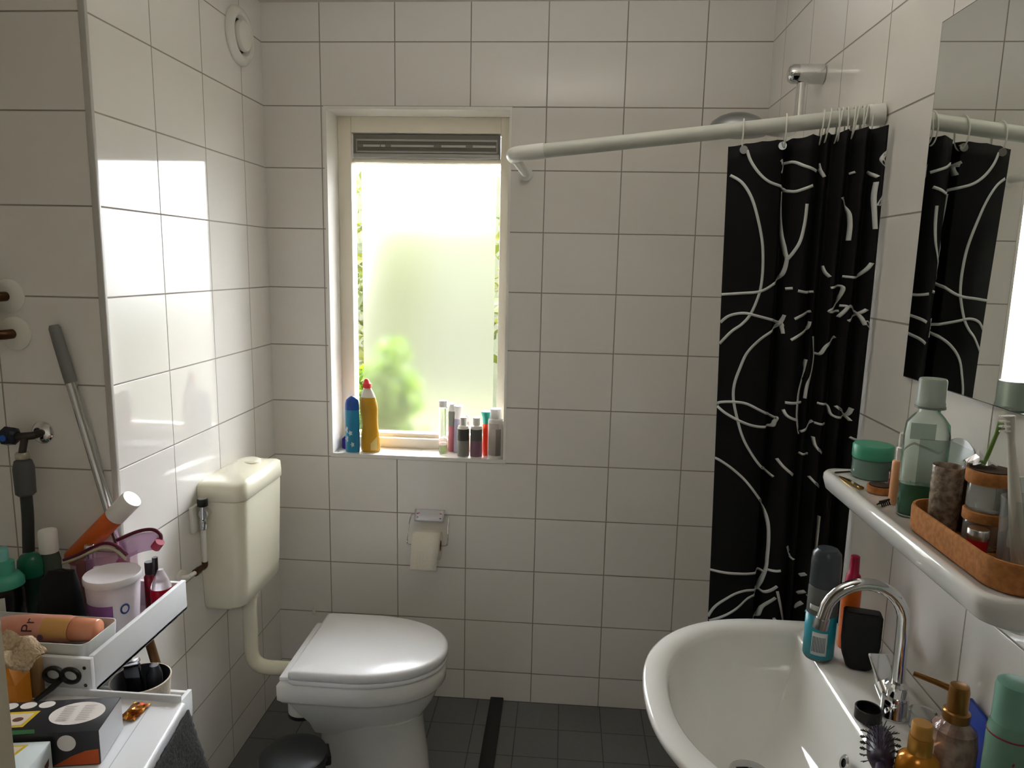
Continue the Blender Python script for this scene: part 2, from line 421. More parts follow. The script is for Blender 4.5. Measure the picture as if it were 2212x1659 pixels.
# ---------------------------------------------------------------- toilet
t = thing('toilet', 'white ceramic toilet with closed lid standing below the window wall', 'toilet', (.25, -.41, 0))
def dshape(x0, x1, w, n=40, xc=.17, p=2.2):
    """outline flat at x0, rounded towards x1, half width w"""
    pts = []
    for k in range(n+1):
        a = -PI/2+PI*k/n; c, s = sup(a, p); pts.append((xc+(x1-xc)*c, w*s))
    pts += [(xc-(xc-x0)*.5, w*.995), (x0+.012, w*.985), (x0, w*.96), (x0, 0.0), (x0, -w*.96), (x0+.012, -w*.985), (xc-(xc-x0)*.5, -w*.995)]
    return pts
m = MB(); o = dshape(-.03, .435, .178)
m.loft([ring(dshape(.06,.36,.108), .19), ring(dshape(.05,.385,.128), .235), ring(dshape(.025,.41,.148), .275), ring(dshape(.005,.424,.160), .31), ring(dshape(-.0,.428,.164), .322), ring(dshape(-.02,.438,.176), .328),
        ring(dshape(-.026,.444,.181), .336), ring(dshape(-.026,.445,.182), .382), ring(dshape(-.02,.438,.176), .39)])
P(m, 'bowl', M_CERAMIC, t, smooth=50)
m = MB()
def ped(w0, x0, x1): return [(x0+(x1-x0)*(.5+.5*sup(2*PI*k/36, 2.6)[0]), w0*sup(2*PI*k/36, 2.6)[1]) for k in range(36)]
m.loft([ring(ped(.118,.035,.39), 0), ring(ped(.112,.045,.385), .06), ring(ped(.108,.05,.375), .13), ring(ped(.115,.05,.37), .19), ring(ped(.125,.05,.375), .235)])
P(m, 'pedestal', M_CERAMIC, t, smooth=50)
m = MB()
def seatr(s, z): return ring(dshape(.012, .448, .185, p=2.15), z, s, .21, 0)
m.loft([seatr(.985,.3905), seatr(1.0,.394), seatr(1.0,.402), seatr(.985,.406)]); P(m, 'seat_ring', M_SEAT, t, smooth=50)
m = MB()
m.loft([seatr(.985,.4065), seatr(1.003,.4095), seatr(1.003,.425), seatr(.99,.4315), seatr(.95,.4345), seatr(.6,.437), seatr(.1,.4375)]); P(m, 'lid', M_SEAT, t, smooth=60)
m = MB(); m.rbox(-.022, .010, -.165, .165, .3905, .404, .005); P(m, 'hinge_rail', M_SEAT, t)
m = MB(); m.lathe([(.035,.222),(.046,.228),(.046,.26),(.04,.31)], 24, 0, Matrix.Translation((.005,-.05,0))); P(m, 'outlet', M_CERAMIC, t)
m = MB(); m.lathe([(.04,.214),(.047,.217),(.047,.226)], 24, 0, Matrix.Translation((.005,-.05,0))); P(m, 'outlet_seal', M_RUBBER, t)

# cistern on the left wall
t = thing('cistern', 'cream plastic cistern mounted on the left tiled wall', 'cistern', (0, -.405, .6))
m = MB()
def cis(d, w, z, x0=.001): 
    r = .035; pts = [(x0, -w), (x0, w)]
    for cx, cy, a0 in ((d-r, w-r, 90), (d-r, -w+r, 0)):
        for k in range(7):
            a = math.radians(a0-90*k/6); pts.append((cx+r*math.cos(a), cy+r*math.sin(a)))
    return [(x, y, z) for x, y in pts]
m.loft([cis(.105,.132,-.012), cis(.118,.140,0), cis(.124,.144,.05), cis(.132,.150,.31), cis(.132,.150,.321)])
P(m, 'tank', M_CISTERN, t, smooth=50)
m = MB()
def lidr(d, w, z0, arch):
    out = []
    for x, y, z in cis(d, w, z0): out.append((x, y, z0+arch*(1-(y/w)**2)*1.0))
    return out
m.loft([cis(.1335,.1515,.322), cis(.136,.154,.325), cis(.1355,.1535,.346), lidr(.134,.152,.366,.022), lidr(.125,.145,.372,.024), lidr(.09,.11,.375,.024), lidr(.05,.04,.377,.023)])
P(m, 'cistern_lid', M_CISTERN, t, smooth=60)
m = MB(); M = Matrix.Translation((.066, .045, .3845)); m.lathe([(.036,0),(.036,.008),(.033,.0105),(.02,.0115),(.002,.012)], 32, 0, M); P(m, 'flush_button', M_CISTERN, t)
# flush pipe
t = thing('flush_pipe', 'cream bent flush pipe running from the cistern down to the toilet', 'pipe', (.072, -.41, .587))
m = MB(); pts = [(0,0,.0), (0,0,-.02), (0,0,-.19)]+bez((0,0,-.19),(0,0,-.24),(.02,0,-.257),(.06,0,-.257),8)[1:]+[(.14,0,-.257)]
m.tube(pts, .0225, 20); P(m, 'pipe', M_CISTERN, t)
m = MB(); m.lathe([(.03,-.018),(.03,.0)], 20); P(m, 'collar', M_CISTERN, t)
# water valve
t = thing('wall_mounted_valve', 'chrome stop valve with a black knob beside the cistern', 'valve', (.03, -.585, .90))
m = MB(); m.lathe([(.007,-.05),(.011,-.045),(.011,-.02),(.008,-.018),(.008,.02)], 20); m.cyl((0,0,-.005), (0,.022,-.005), .0145); P(m, 'body', M_CHROME, t)
m = MB(); m.lathe([(.014,.02),(.0145,.022),(.0145,.038),(.013,.041)], 24); P(m, 'knob', M_BLACK, t)
m = MB(); m.lathe([(.012,.0412),(.012,.0425)], 24); P(m, 'knob_cap', M_SATIN, t)
m = MB(); m.rbox(-.0295, -.018, -.022, .018, -.055, .02, .002); P(m, 'wall_bracket', M_WHITE_P, t)
PB = MB
class MB(PB):
    def build(s, *a, **k):
        s.v = [p+Vector((-.005, 0, -.158)) for p in s.v]; return PB.build(s, *a, **k)
m = MB(); m.tube([(.003,0,.004), (.004,0,.108)], .0065, 14); m.cyl((.0,-.04,0), (-.004,-.075,0), .006, 14); P(m, 'supply_pipe', M_WHITE_P, t)
m = MB(); m.tube(smoothpath([(.003,0,.012), (.003,-.003,.0), (0,-.02,0), (0,-.045,0)], 4), .0085, 14); m.cyl((0,-.028,0), (0,-.05,0), .0105, 8); P(m, 'elbow', M_BRONZE, t)
m = MB(); m.cyl((-.0245,-.085,0), (-.018,-.085,0), .022); m.tube([(-.02,-.085,0),(-.008,-.08,0),(-.004,-.075,0)], .007); P(m, 'wall_flange', M_WHITE_P, t)
MB = PB

# exhaust valve
t = thing('exhaust_vent', 'round white ventilation valve high on the left wall', 'vent', (.001, -.175, 2.281), (0, PI/2, 0))
m = MB(); m.lathe([(.086,0),(.086,.006),(.078,.016),(.066,.02),(.058,.016),(.054,.006),(.05,.002)], 48, cap1=False); P(m, 'ring', M_WHITE_P, t)
m = MB(); m.lathe([(.041,.0035),(.0455,.012),(.0455,.018),(.042,.024),(.03,.028),(.002,.029)], 48); P(m, 'disc', M_WHITE_P, t)
m = MB(); m.lathe([(.055,.0005),(.055,.0015)], 32); P(m, 'throat', pbr('vent_gap', rgb(60,55,50), .8), t)

# toilet paper holder and roll
t = thing('paper_holder', 'chrome toilet paper holder with a flowered cover plate', 'holder', (.567, 0, .715))
m = MB(); m.grid(lambda u, v: (-.054+.108*u, -.004-.016*math.sin(v*PI*.55), .018-.04*v), 8, 8); P(m, 'cover_plate', pbr('holder_plate', rgb(214,214,220), .18, .35), t, solid=.0015)
m = MB(); m.rbox(-.03, .03, -.004, -.0005, -.02, .015, .001); P(m, 'wall_plate', M_CHROME, t)
m = MB(); m.tube(smoothpath([(-.05,-.004,.0), (-.066,-.006,-.004), (-.072,-.02,-.03), (-.073,-.05,-.08), (-.071,-.056,-.094), (-.06,-.056,-.096), (0,-.056,-.096), (.06,-.056,-.096)], 5), .0022, 8)
m.tube(smoothpath([(.05,-.004,.0), (.066,-.006,-.002), (.07,-.02,-.02), (.072,-.045,-.06), (.072,-.056,-.09), (.06,-.056,-.096)], 5), .0022, 8); P(m, 'wire_arm', M_CHROME, t)
fm = pbr('flower_print', rgb(150,60,80), .5); gm = pbr('leaf_print', rgb(80,74,66), .5)
for x, z, r, i in ((-.043,.004,.0055,0), (-.038,.006,.004,0), (-.042,-.007,.004,1), (.040,.006,.005,0), (.044,.005,.003,0), (.040,-.009,.0045,1)):
    m = MB(); v = (.018-z)/.04; y = -.004-.016*math.sin(v*PI*.55)-.0014
    m.add([(x+r*math.cos(a*.628)*(1 if a % 2 else .6), y-.0001*a*.0, z+r*.8*math.sin(a*.628)*(1 if a % 2 else .6)) for a in range(10)], [tuple(range(10))], i)
    P(m, 'flower_print' if i == 0 else 'leaf_print', [fm, gm], t, smooth=0)
t = thing('hanging_toilet_roll', 'white toilet paper roll hanging in the chrome holder with a loose sheet', 'toilet roll', (.567, -.056, .619))
mp = pbr('toilet_paper', rgb(222,217,204), .9, noise=(300, rgb(214,208,194), .15))
m = MB()
M = Matrix.Translation((-.048,0,0)) @ Matrix.Rotation(PI/2, 4, 'Y')
m.lathe([(.02,0),(.049,0),(.05,.002),(.05,.094),(.049,.096),(.02,.096)], 40, 0, M, cap0=False, cap1=False); P(m, 'paper', mp, t)
m = MB(); m.lathe([(.0195,.0005),(.0195,.0955)], 24, 0, M, cap0=False, cap1=False); P(m, 'cardboard_core', pbr('card_core', rgb(120,84,62), .9), t)
m = MB()
def sheet(u, v):
    if v < .35:
        a = PI*.5+ (v/.35)*PI*.5; return (-.047+.094*u, .0508*math.cos(a), .0508*math.sin(a))
    d = (v-.35)/.65; return (-.047+.094*u-.004*d, -.0508-.004*math.sin(d*2.2), -.072*d)
m.grid(sheet, 4, 20); P(m, 'loose_sheet', mp, t, solid=.0006)
# small stick-on hook
t = thing('wall_hook', 'tiny white stick-on hook low on the wall behind the toilet', 'hook', (.129, 0, .333))
m = MB(); m.rbox(-.006, .006, -.004, -.0004, -.03, .0, .0015); P(m, 'backplate', M_WHITE_P, t)
m = MB(); m.tube([(0,-.004,-.004),(.002,-.012,.002),(.007,-.014,.009)], .003, 10); P(m, 'peg', M_WHITE_P, t)
# pedal bin
t = thing('pedal_bin', 'small black pedal bin on the floor in front of the toilet', 'bin', (.315, -.70, 0), (0,0,math.radians(25)))
m = MB(); m.lathe([(.075,0),(.082,.004),(.086,.02),(.087,.225),(.084,.23)], 40); P(m, 'body', M_BLACK, t)
m = MB(); m.lathe([(.089,.231),(.093,.235),(.0935,.245),(.091,.254),(.084,.2575),(.06,.2605),(.03,.2625),(.002,.263)], 40); P(m, 'lid', pbr('bin_lid', rgb(38,41,44), .38), t)
m = MB(); m.rbox(.083, .1, -.03, .03, .215, .245, .004); P(m, 'hinge', M_BLACK, t)
m = MB(); m.rbox(-.12, -.083, -.02, .02, .012, .02, .003); P(m, 'pedal', M_SATIN, t)
# dark shower threshold
o = MB().rbox(.797, .846, -1.5, -.001, .0005, .013, .003).build('shower_threshold', M_RUBBER)
tag(o, 'black rubber threshold strip on the floor between toilet and shower', 'threshold')

# ---------------------------------------------------------------- shower rail, curtain, rain shower
CN = Vector((.897, -.75, 1.856)); RE = Vector((1.6505, -.90, 1.919)); RD = (RE-CN).normalized()
t = thing('shower_rail', 'white angled shower curtain rail from the window wall to the right wall', 'rail', tuple(CN))
loc = lambda p: Vector(p)-CN
m = MB(); m.cyl(loc(CN+RD*.055), loc(RE-RD*.02), .0158, 24); P(m, 'long_tube', pbr('rail_white', rgb(196,198,190), .35), t)
rw = pbr('rail_white2', rgb(226,226,222), .35)
m = MB(); FL = Vector((.882, -.0005, 1.905)); D2 = (FL-CN).normalized()
pts = [CN+RD*.075, CN+RD*.04]+[CN+RD*.02+D2*.003, CN+RD*.008+D2*.012, CN+D2*.03, CN+D2*.06]
m.tube([loc(p) for p in pts], .0175, 20); P(m, 'corner_elbow', rw, t)
m = MB(); m.cyl(loc(CN+D2*.05), loc(FL), .0125, 20); P(m, 'short_arm', rw, t)
m = MB(); m.cyl(loc(FL-D2*.014), loc(FL), .024, 28); P(m, 'wall_cap', rw, t)
m = MB(); m.cyl(loc(RE-RD*.03), loc(RE), .021, 28); P(m, 'end_cap', rw, t)

def railpt(x):
    k = (x-CN.x)/(RE.x-CN.x); return CN+(RE-CN)*k
def cfold(u):
    b = -.845-.05*u
    if u < .38: f = -.016*math.sin(PI*u/.38)
    elif u < .45: f = .022*math.sin(PI*(u-.38)/.07)
    elif u < .63: f = -.022*math.sin(PI*(u-.45)/.18)
    else:
        w = (u-.63)/.37; f = -.05*w-.015*math.sin(w*2*PI*3.5)*(.6+.4*w)
    return b+f
def cpt(u, z, off=0):
    xl = 1.36+.024*(1.865-z); x = xl+u*(1.643-xl)
    wav = .004*math.sin(z*5+u*9)*min(1, (1.9-z)*3)
    y = cfold(u)+wav
    if off:
        d = .0015; n = Vector((cfold(u+d)-cfold(u-d), -2*d*(1.643-xl), 0)).normalized()
        return Vector((x, y, z))+n*off
    return Vector((x, y, z))
t = thing('shower_curtain', 'black shower curtain with white looping lines drawn together by the right wall', 'curtain', (1.36, -.845, .07))
base = Vector((1.36, -.845, .07))
m = MB()
def ctop(u): return 1.862+.028*min(1, u*1.2)-.004*abs(math.sin(u*PI*9))*(1 if u > .4 else .35)
m.grid(lambda u, v: cpt(u, ctop(u)+(.08-ctop(u))*v)-base, 260, 60)
CURVES = [[(0.023,1.803),(0.1,1.787),(0.166,1.757),(0.216,1.716),(0.26,1.665),(0.275,1.619),(0.272,1.577),(0.252,1.548),(0.206,1.512),(0.15,1.49),(0.083,1.473),(0.002,1.444)],[(0.123,1.852),(0.153,1.829),(0.212,1.805),(0.289,1.788),(0.409,1.778),(0.434,1.772),(0.487,1.769),(0.584,1.78)],[(0.409,1.771),(0.414,1.726),(0.429,1.68),(0.449,1.645),(0.459,1.627),(0.436,1.595),(0.351,1.574),(0.26,1.561),(0.125,1.556),(0.002,1.552)],[(0.55,1.743),(0.545,1.706),(0.526,1.669),(0.492,1.645),(0.459,1.629)],[(0.376,1.826),(0.451,1.829),(0.521,1.818),(0.606,1.809)],[(0.369,1.833),(0.397,1.825),(0.386,1.807)],[(0.631,1.825),(0.641,1.811),(0.662,1.797)],[(0.772,1.755),(0.828,1.73),(0.842,1.703),(0.842,1.669)],[(0.922,1.805),(0.961,1.791)],[(0.822,1.802),(0.844,1.804)],[(0.957,1.782),(0.954,1.754),(0.961,1.721),(0.968,1.691)],[(0.998,1.789),(0.998,1.765),(0.971,1.736)],[(0.998,1.843),(0.968,1.825),(0.998,1.807)],[(0.715,1.618),(0.729,1.605),(0.75,1.595)],[(0.834,1.597),(0.91,1.596),(0.949,1.61),(0.968,1.625)],[(0.998,1.62),(0.998,1.627)],[(0.46,1.568),(0.5,1.57)],[(0.532,1.565),(0.597,1.562),(0.656,1.564)],[(0.757,1.573),(0.837,1.576),(0.815,1.543),(0.76,1.524),(0.833,1.526)],[(0.002,1.491),(0.063,1.507),(0.159,1.514),(0.257,1.509),(0.435,1.496),(0.456,1.485),(0.463,1.473)],[(0.465,1.513),(0.427,1.487),(0.294,1.46),(0.2,1.429),(0.153,1.393),(0.121,1.358),(0.119,1.325),(0.149,1.286),(0.198,1.243),(0.263,1.21),(0.358,1.176),(0.466,1.155)],[(0.002,1.309),(0.025,1.314),(0.118,1.318),(0.218,1.316),(0.328,1.302),(0.435,1.289),(0.461,1.289),(0.453,1.28),(0.434,1.267),(0.348,1.265),(0.252,1.269),(0.152,1.279),(0.06,1.292),(0.002,1.305)],[(0.002,1.186),(0.047,1.181),(0.132,1.167),(0.229,1.145),(0.321,1.116),(0.413,1.082),(0.446,1.058),(0.46,1.035),(0.466,1.001),(0.465,0.97),(0.463,0.941),(0.442,0.903),(0.41,0.873),(0.316,0.86),(0.23,0.839),(0.135,0.819),(0.013,0.794)],[(0.002,0.92),(0.094,0.921),(0.213,0.922),(0.366,0.921),(0.451,0.928)],[(0.467,0.937),(0.555,0.945)],[(0.002,0.804),(0.043,0.83),(0.107,0.852),(0.197,0.872),(0.283,0.88),(0.379,0.88),(0.46,0.881),(0.538,0.907)],[(0.533,0.879),(0.462,0.847),(0.43,0.814),(0.355,0.799)],[(0.542,0.895),(0.571,0.865),(0.609,0.829),(0.635,0.804)],[(0.531,0.83),(0.581,0.808)],[(0.5,1.326),(0.637,1.326)],[(0.492,1.31),(0.521,1.297),(0.602,1.287)],[(0.642,1.262),(0.688,1.274),(0.729,1.288)],[(0.736,1.285),(0.81,1.284)],[(0.741,1.329),(0.815,1.325),(0.844,1.306),(0.93,1.308),(0.952,1.327)],[(0.852,1.328),(0.926,1.309),(0.952,1.3)],[(0.955,1.266),(0.998,1.262)],[(0.735,1.254),(0.75,1.235),(0.802,1.218)],[(0.641,1.216),(0.671,1.213),(0.719,1.213)],[(0.476,1.199),(0.516,1.185),(0.598,1.165)],[(0.73,1.165),(0.804,1.142)],[(0.826,1.079),(0.825,1.036),(0.821,0.991),(0.805,0.948)],[(0.596,1.001),(0.633,0.978),(0.66,0.972)],[(0.724,0.935),(0.751,0.947)],[(0.719,0.891),(0.754,0.907)],[(0.71,0.854),(0.745,0.878)],[(0.765,0.902),(0.826,0.878)],[(0.761,0.863),(0.826,0.86)],[(0.675,1.47),(0.689,1.448),(0.703,1.428),(0.695,1.4),(0.661,1.368),(0.652,1.336)],[(0.692,1.436),(0.721,1.433),(0.74,1.435),(0.766,1.455),(0.828,1.472)],[(0.644,1.42),(0.628,1.384),(0.597,1.354),(0.589,1.327),(0.595,1.29),(0.631,1.256)],[(0.523,1.506),(0.567,1.513),(0.651,1.523)],[(0.65,1.501),(0.635,1.485),(0.561,1.472),(0.51,1.461)],[(0.833,1.537),(0.862,1.535),(0.832,1.513)],[(0.866,1.539),(0.938,1.522),(0.967,1.501)],[(0.967,1.533),(0.938,1.522),(0.869,1.507)],[(0.967,1.51),(0.998,1.492)],[(0.998,1.573),(0.998,1.568),(0.998,1.537)]]
def wid(z): return .0046
for c in CURVES:
    p = smoothpath([(a, b, 0) for a, b in c], 10) if len(c) > 2 else [Vector((c[0][0]+(c[1][0]-c[0][0])*k/10, c[0][1]+(c[1][1]-c[0][1])*k/10, 0)) for k in range(11)]
    q = [p[0]]
    for a, b in zip(p, p[1:]):
        n = max(1, int(max(abs(b.x-a.x)/.008, abs(b.y-a.y)/.01)))
        q += [a+(b-a)*(k+1)/n for k in range(n)]
    vs = []; fs = []
    for i, a in enumerate(q):
        d = q[min(i+1, len(q)-1)]-q[max(i-1, 0)]
        d = Vector((d.x*.285, d.y)); d.normalize() if d.length > 1e-9 else None
        hw = .0029 if a.x < .63 else .0024
        nx, nz = -d.y*hw/.285, d.x*hw
        for s in (-1, 1):
            vs.append(cpt(min(max(a.x+nx*s, .001), .999), a.y+nz*s, .0016)-base)
    for i in range(len(q)-1): fs.append((2*i, 2*i+1, 2*i+3, 2*i+2))
    m.add(vs, fs, 1)
o = P(m, 'cloth', [pbr('curtain_black', rgb(10,10,11), .7, spec=.25), pbr('curtain_white', rgb(205,208,206), .6)], t, smooth=80, solid=.0006)
for u in (.10, .37):
    m = MB(); p = cpt(u, ctop(u)-.012, .002)-base
    m.cyl(p+Vector((0,.004,0)), p+Vector((0,-.003,0)), .0085, 16)
    P(m, 'eyelet', M_SATIN, t)
rings = [1.388, 1.470, 1.540, 1.553, 1.566, 1.574, 1.583, 1.596, 1.603, 1.611, 1.619, 1.628]
for i, x in enumerate(rings):
    p = railpt(x)
    o = MB(); pts = []
    tilt = random.uniform(-.006, .006) if i > 1 else 0
    for k in range(28):
        a = 2*PI*k/28; pts.append((tilt*(1-math.sin(a)), .021*math.cos(a), -.0135+.0345*math.sin(a)))
    o.tube(pts, .0016, 8, closed=True); o = o.build('curtain_ring', pbr('ring_clear', rgb(214,214,206), .25))
    o.location = p; o.rotation_euler = (0, 0, math.atan2(RD.y, RD.x))
    lab = ('clear curtain ring on the rail at the left end of the black curtain' if i == 0 else
           'clear curtain ring second from the left on the black curtain' if i == 1 else
           'clear curtain ring bunched with others near the right wall')
    tag(o, lab, 'curtain ring', 'curtain rings on the rail')
# rain shower
t = thing('rain_shower', 'chrome rain shower with wall arm behind the curtain rail', 'shower', (1.651, -.505, 2.092))
m = MB(); M = Matrix.Rotation(-PI/2, 4, 'Y')
m.lathe([(.024,.001),(.024,.06),(.023,.075),(.018,.084),(.008,.088),(.001,.0885)], 28, 0, M); P(m, 'wall_arm', M_CHROME, t)
m = MB(); m.tube([(-.052,0,-.015), (-.052,0,-.105)]+bez((-.052,0,-.105),(-.052,0,-.135),(-.07,0,-.145),(-.1,0,-.14),6)[1:]+[(-.135,0,-.136)], .0115, 18); P(m, 'riser_pipe', M_CHROME, t)
m = MB(); M = Matrix.Translation((-.2,0,-.139)) @ Matrix.Rotation(math.radians(3), 4, 'Y')
m.lathe([(.070,-.006),(.0745,0),(.074,.008),(.066,.022),(.05,.034),(.03,.042),(.002,.0455)], 40, 0, M); P(m, 'shower_head', pbr('head_steel', (.36,.38,.39), .3, 1), t)

# ---------------------------------------------------------------- mirror
t = thing('wall_mirror', 'frameless rectangular mirror on the right wall above the shelf', 'mirror', (RX, -1.11, 1.72))
m = MB(); m.box(-.006, -.0005, -.62, 0, -.299, .305); P(m, 'glass_edge', pbr('mirror_edge', rgb(88,96,92), .2), t, smooth=0)
m = MB(); m.add([(-.0064,-.6185,-.2975), (-.0064,-.0015,-.2975), (-.0064,-.0015,.3035), (-.0064,-.6185,.3035)], [(0,1,2,3)]); P(m, 'mirror_face', pbr('mirror_silver', (.82,.85,.82), .004, 1), t, smooth=0)

# ---------------------------------------------------------------- basin and tap
t = thing('wash_basin', 'white ceramic wash basin on the right wall below the shelf', 'basin', (RX-.0015, -1.33, .895))
def basin(xb, xc, xl, w, n=48, p=2.3):
    pts = []
    for k in range(n+1):
        a = PI/2+PI*k/n; c, s = sup(a, p); pts.append((xc+(xc-xl)*c, w*s))
    for k in range(1, 8): pts.append((xc+(xb-xc)*k/8, -w))
    for k in range(9): pts.append((xb, -w+2*w*k/8))
    for k in range(1, 8): pts.append((xb+(xc-xb)*k/8, w))
    return pts
X = RX-.0015
def OUT(s=1, z=0, back=0.0):
    return [(x, y, z) for x, y in [(min(0, x*s+ (0 if s == 1 else 0)), y*s) for x, y in basin(back, 1.47-X, 1.182-X, .30)]]
def INN(z, s=1, dx=0):
    cx, cy = -.285, 0
    return [(cx+(x-cx)*s+dx, y*s, z) for x, y in basin(1.512-X, 1.455-X, 1.224-X, .252, p=2.2)]
def MID(z, f):
    return [tuple(a+(b-a)*f for a, b in zip(p, q)) for p, q in zip(OUT(1, z), INN(z))]
m = MB()
m.loft([OUT(.45,-.20), OUT(.62,-.17), OUT(.82,-.10), OUT(.93,-.05), OUT(.985,-.018), OUT(1,-.008), MID(-.001,.02), MID(.002,.12), MID(.001,.5), MID(.0,.92),
        INN(-.003,1), INN(-.011,.985), INN(-.05,.94), INN(-.095,.84), INN(-.118,.68), INN(-.13,.4), INN(-.134,.12)])
P(m, 'bowl', M_CERAMIC, t, smooth=60)
m = MB(); m.lathe([(.02,-.894),(.02,-.32),(.034,-.315),(.034,-.22),(.02,-.215),(.02,-.15)], 24, 0, Matrix.Translation((-.285,0,0))); P(m, 'drain_pipe', M_CHROME, t)
m = MB(); M = Matrix.Translation((-.285,0,-.1335)); m.lathe([(.032,0),(.034,.002),(.03,.004),(.004,.003)], 28, 0, M); P(m, 'drain', M_CHROME, t)
m = MB(); M = Matrix.Translation((-.158,-.065,-.055)) @ Matrix.Rotation(math.radians(-72), 4, 'Y'); m.lathe([(.007,0),(.013,.0),(.0135,.002),(.011,.004),(.007,.003)], 24, 0, M, cap0=False, cap1=False); P(m, 'overflow_ring', M_CHROME, t)
m = MB(); m.lathe([(.0075,.0005),(.0075,.001)], 20, 0, M); P(m, 'overflow_hole', M_BLACK, t)
DK = .8965   # deck height
t = thing('basin_tap', 'chrome single lever basin tap with a tall swan neck spout', 'tap', (1.581, -1.345, DK))
m = MB(); m.lathe([(.0225,0),(.0225,.004),(.0205,.007),(.0205,.03),(.019,.036)], 32)
m.cyl((0,0,.02), (.002,-.004,.056), .016, 28, 0, .0145); m.lathe([(.0175,.05),(.0175,.056),(.0135,.06)], 28); P(m, 'body', M_CHROME, t)
m = MB(); pts = [(0.002,0,.056), (.001,0,.10), (0,0,.155)]
for k in range(1, 15):
    a = PI*k/15*.93; pts.append((-.063+.063*math.cos(a), 0, .16+.063*math.sin(a)))
pts += [(-.127,0,.157)]
m.tube(pts, .0098, 20); P(m, 'spout', M_CHROME, t)
m = MB(); m.tube([(-.1262,0,.162), (-.1285,0,.145)], .0118, 20); P(m, 'aerator', M_SATIN, t)
m = MB()
m.loft([[(x+.0, y, z) for x, y, z in ((-.014,.02,.03),(.008,.02,.03),(.008,.024,.012),(-.014,.024,.012))],
        [(-.016,.035,.045),(.009,.035,.045),(.009,.038,.036),(-.016,.038,.036)],
        [(-.022,.06,.075),(.014,.06,.075),(.014,.063,.070),(-.022,.063,.070)]])
P(m, 'lever', M_CHROME, t, bevel=.002)
m = MB(); m.cyl((-.002,-.012,.012), (-.004,.03,.035), .0165, 24); P(m, 'cartridge_housing', M_CHROME, t)

# ceramic shelf
t = thing('wall_shelf', 'white ceramic shelf on the right wall under the mirror', 'shelf', (RX-.001, -1.36, 1.235))
m = MB()
def sh(d, w, z, r=.03):
    pts = [(0, -w), (0, w)]
    for cx, cy, a0 in ((-d+r, w-r, 90), (-d+r, -w+r, 180)):
        for k in range(7):
            a = math.radians(a0+90*k/6); pts.append((cx+r*math.cos(a), cy+r*math.sin(a)))
    return [(x, y, z) for x, y in pts]
m.loft([sh(.09,.262,-.05,.03), sh(.118,.274,-.036,.03), sh(.124,.277,-.03), sh(.1285,.2795,-.012), sh(.128,.279,-.003), sh(.125,.276,.001), sh(.114,.267,.0), sh(.110,.263,-.003,.026), sh(.05,.2,-.003,.02)])
P(m, 'shelf_slab', M_CERAMIC, t, smooth=60)
# ---------------------------------------------------------------- small things
def things_of(name, label, cat, loc, parts, rot=(0,0,0), group=None, **k):
    """parts: list of (part name, profile, material[, sx, sy])"""
    t = thing(name, label, cat, loc, rot, group)
    for p in parts:
        lath(p[1], p[0], p[2], t, sx=p[3] if len(p) > 3 else 1, sy=p[4] if len(p) > 4 else 1)
    return t
def col(name, r, g, b, rough=.35, **k): return pbr(name, rgb(r, g, b), rough, **k)

# window sill -------------------------------------------------------
SZ = .9255
t = things_of('blue_bottle', 'blue toilet cleaner bottle with flower print at the left end of the sill', 'bottle', (.276, .034, SZ), [
    ('body', [(.024,0),(.026,.004),(.026,.10),(.0255,.155)], col('blue_label', 24,122,160), 1, .62),
    ('cap', [(.0258,.1552),(.0255,.175),(.023,.19),(.012,.2),(.006,.2045),(.001,.205)], col('blue_cap', 18,72,150), 1, .62)])
m = MB()
fw = col('petal_white', 205,214,216)
for x, z, r in ((-.014,.083,.012), (-.013,.050,.011), (-.003,.072,.009), (.004,.03,.009)):
    k = MB()
    y = -math.sqrt(max(0, 1-(x/.0262)**2))*.0164
    k.add([(x+r*(1 if a % 2 else .55)*math.cos(a*PI/5), y-.0006+abs(r*math.cos(a*PI/5))*.1, z+1.2*r*(1 if a % 2 else .55)*math.sin(a*PI/5)) for a in range(10)], [tuple(range(10))])
    P(k, 'flower_print', fw, t, smooth=0)
t = thing('yellow_bottle', 'tall yellow cleaner bottle with a red cap on the window sill', 'bottle', (.337, .052, SZ))
def shear(m, k):
    for i, p in enumerate(m.v): m.v[i] = Vector((p.x-k*(max(0, p.z)/.26)**2, p.y, p.z))
    return m
m = MB(); m.lathe([(.032,0),(.035,.005),(.0335,.05),(.030,.09),(.0295,.12),(.0325,.155),(.031,.18),(.0265,.2)], 36, 0, None, 1, .62); P(shear(m, .012), 'body', col('amber', 196,146,22), t)
m = MB(); m.lathe([(.0266,.2),(.021,.218),(.0145,.23),(.013,.236)], 36, 0, None, 1, .68); P(shear(m, .012), 'shoulder', col('milky', 226,222,206), t)
m = MB(); m.lathe([(.0158,.234),(.0158,.25),(.011,.254),(.009,.262),(.004,.267)], 28); P(shear(m, .012), 'cap', col('cap_red', 222,50,52), t)
m = MB(); m.grid(lambda u, v: (.006+.022*u, -.0212*math.sqrt(1-((.006+.022*u)/.0362)**2)-.0006, .008+.05*v*(1-.5*(1-u))), 6, 4); P(m, 'label_patch', col('pale_label', 214,190,120), t)
things_of('violet_bottle', 'small dark violet bottle half hidden behind the blue bottle', 'bottle', (.243, .082, SZ), [
    ('body', [(.019,0),(.0215,.004),(.021,.035),(.012,.044),(.008,.048)], col('violet', 42,10,130, .15))])
LIQ = pbr('pale_green_liquid', rgb(206,226,170), .05, trans=.7, ior=1.33)
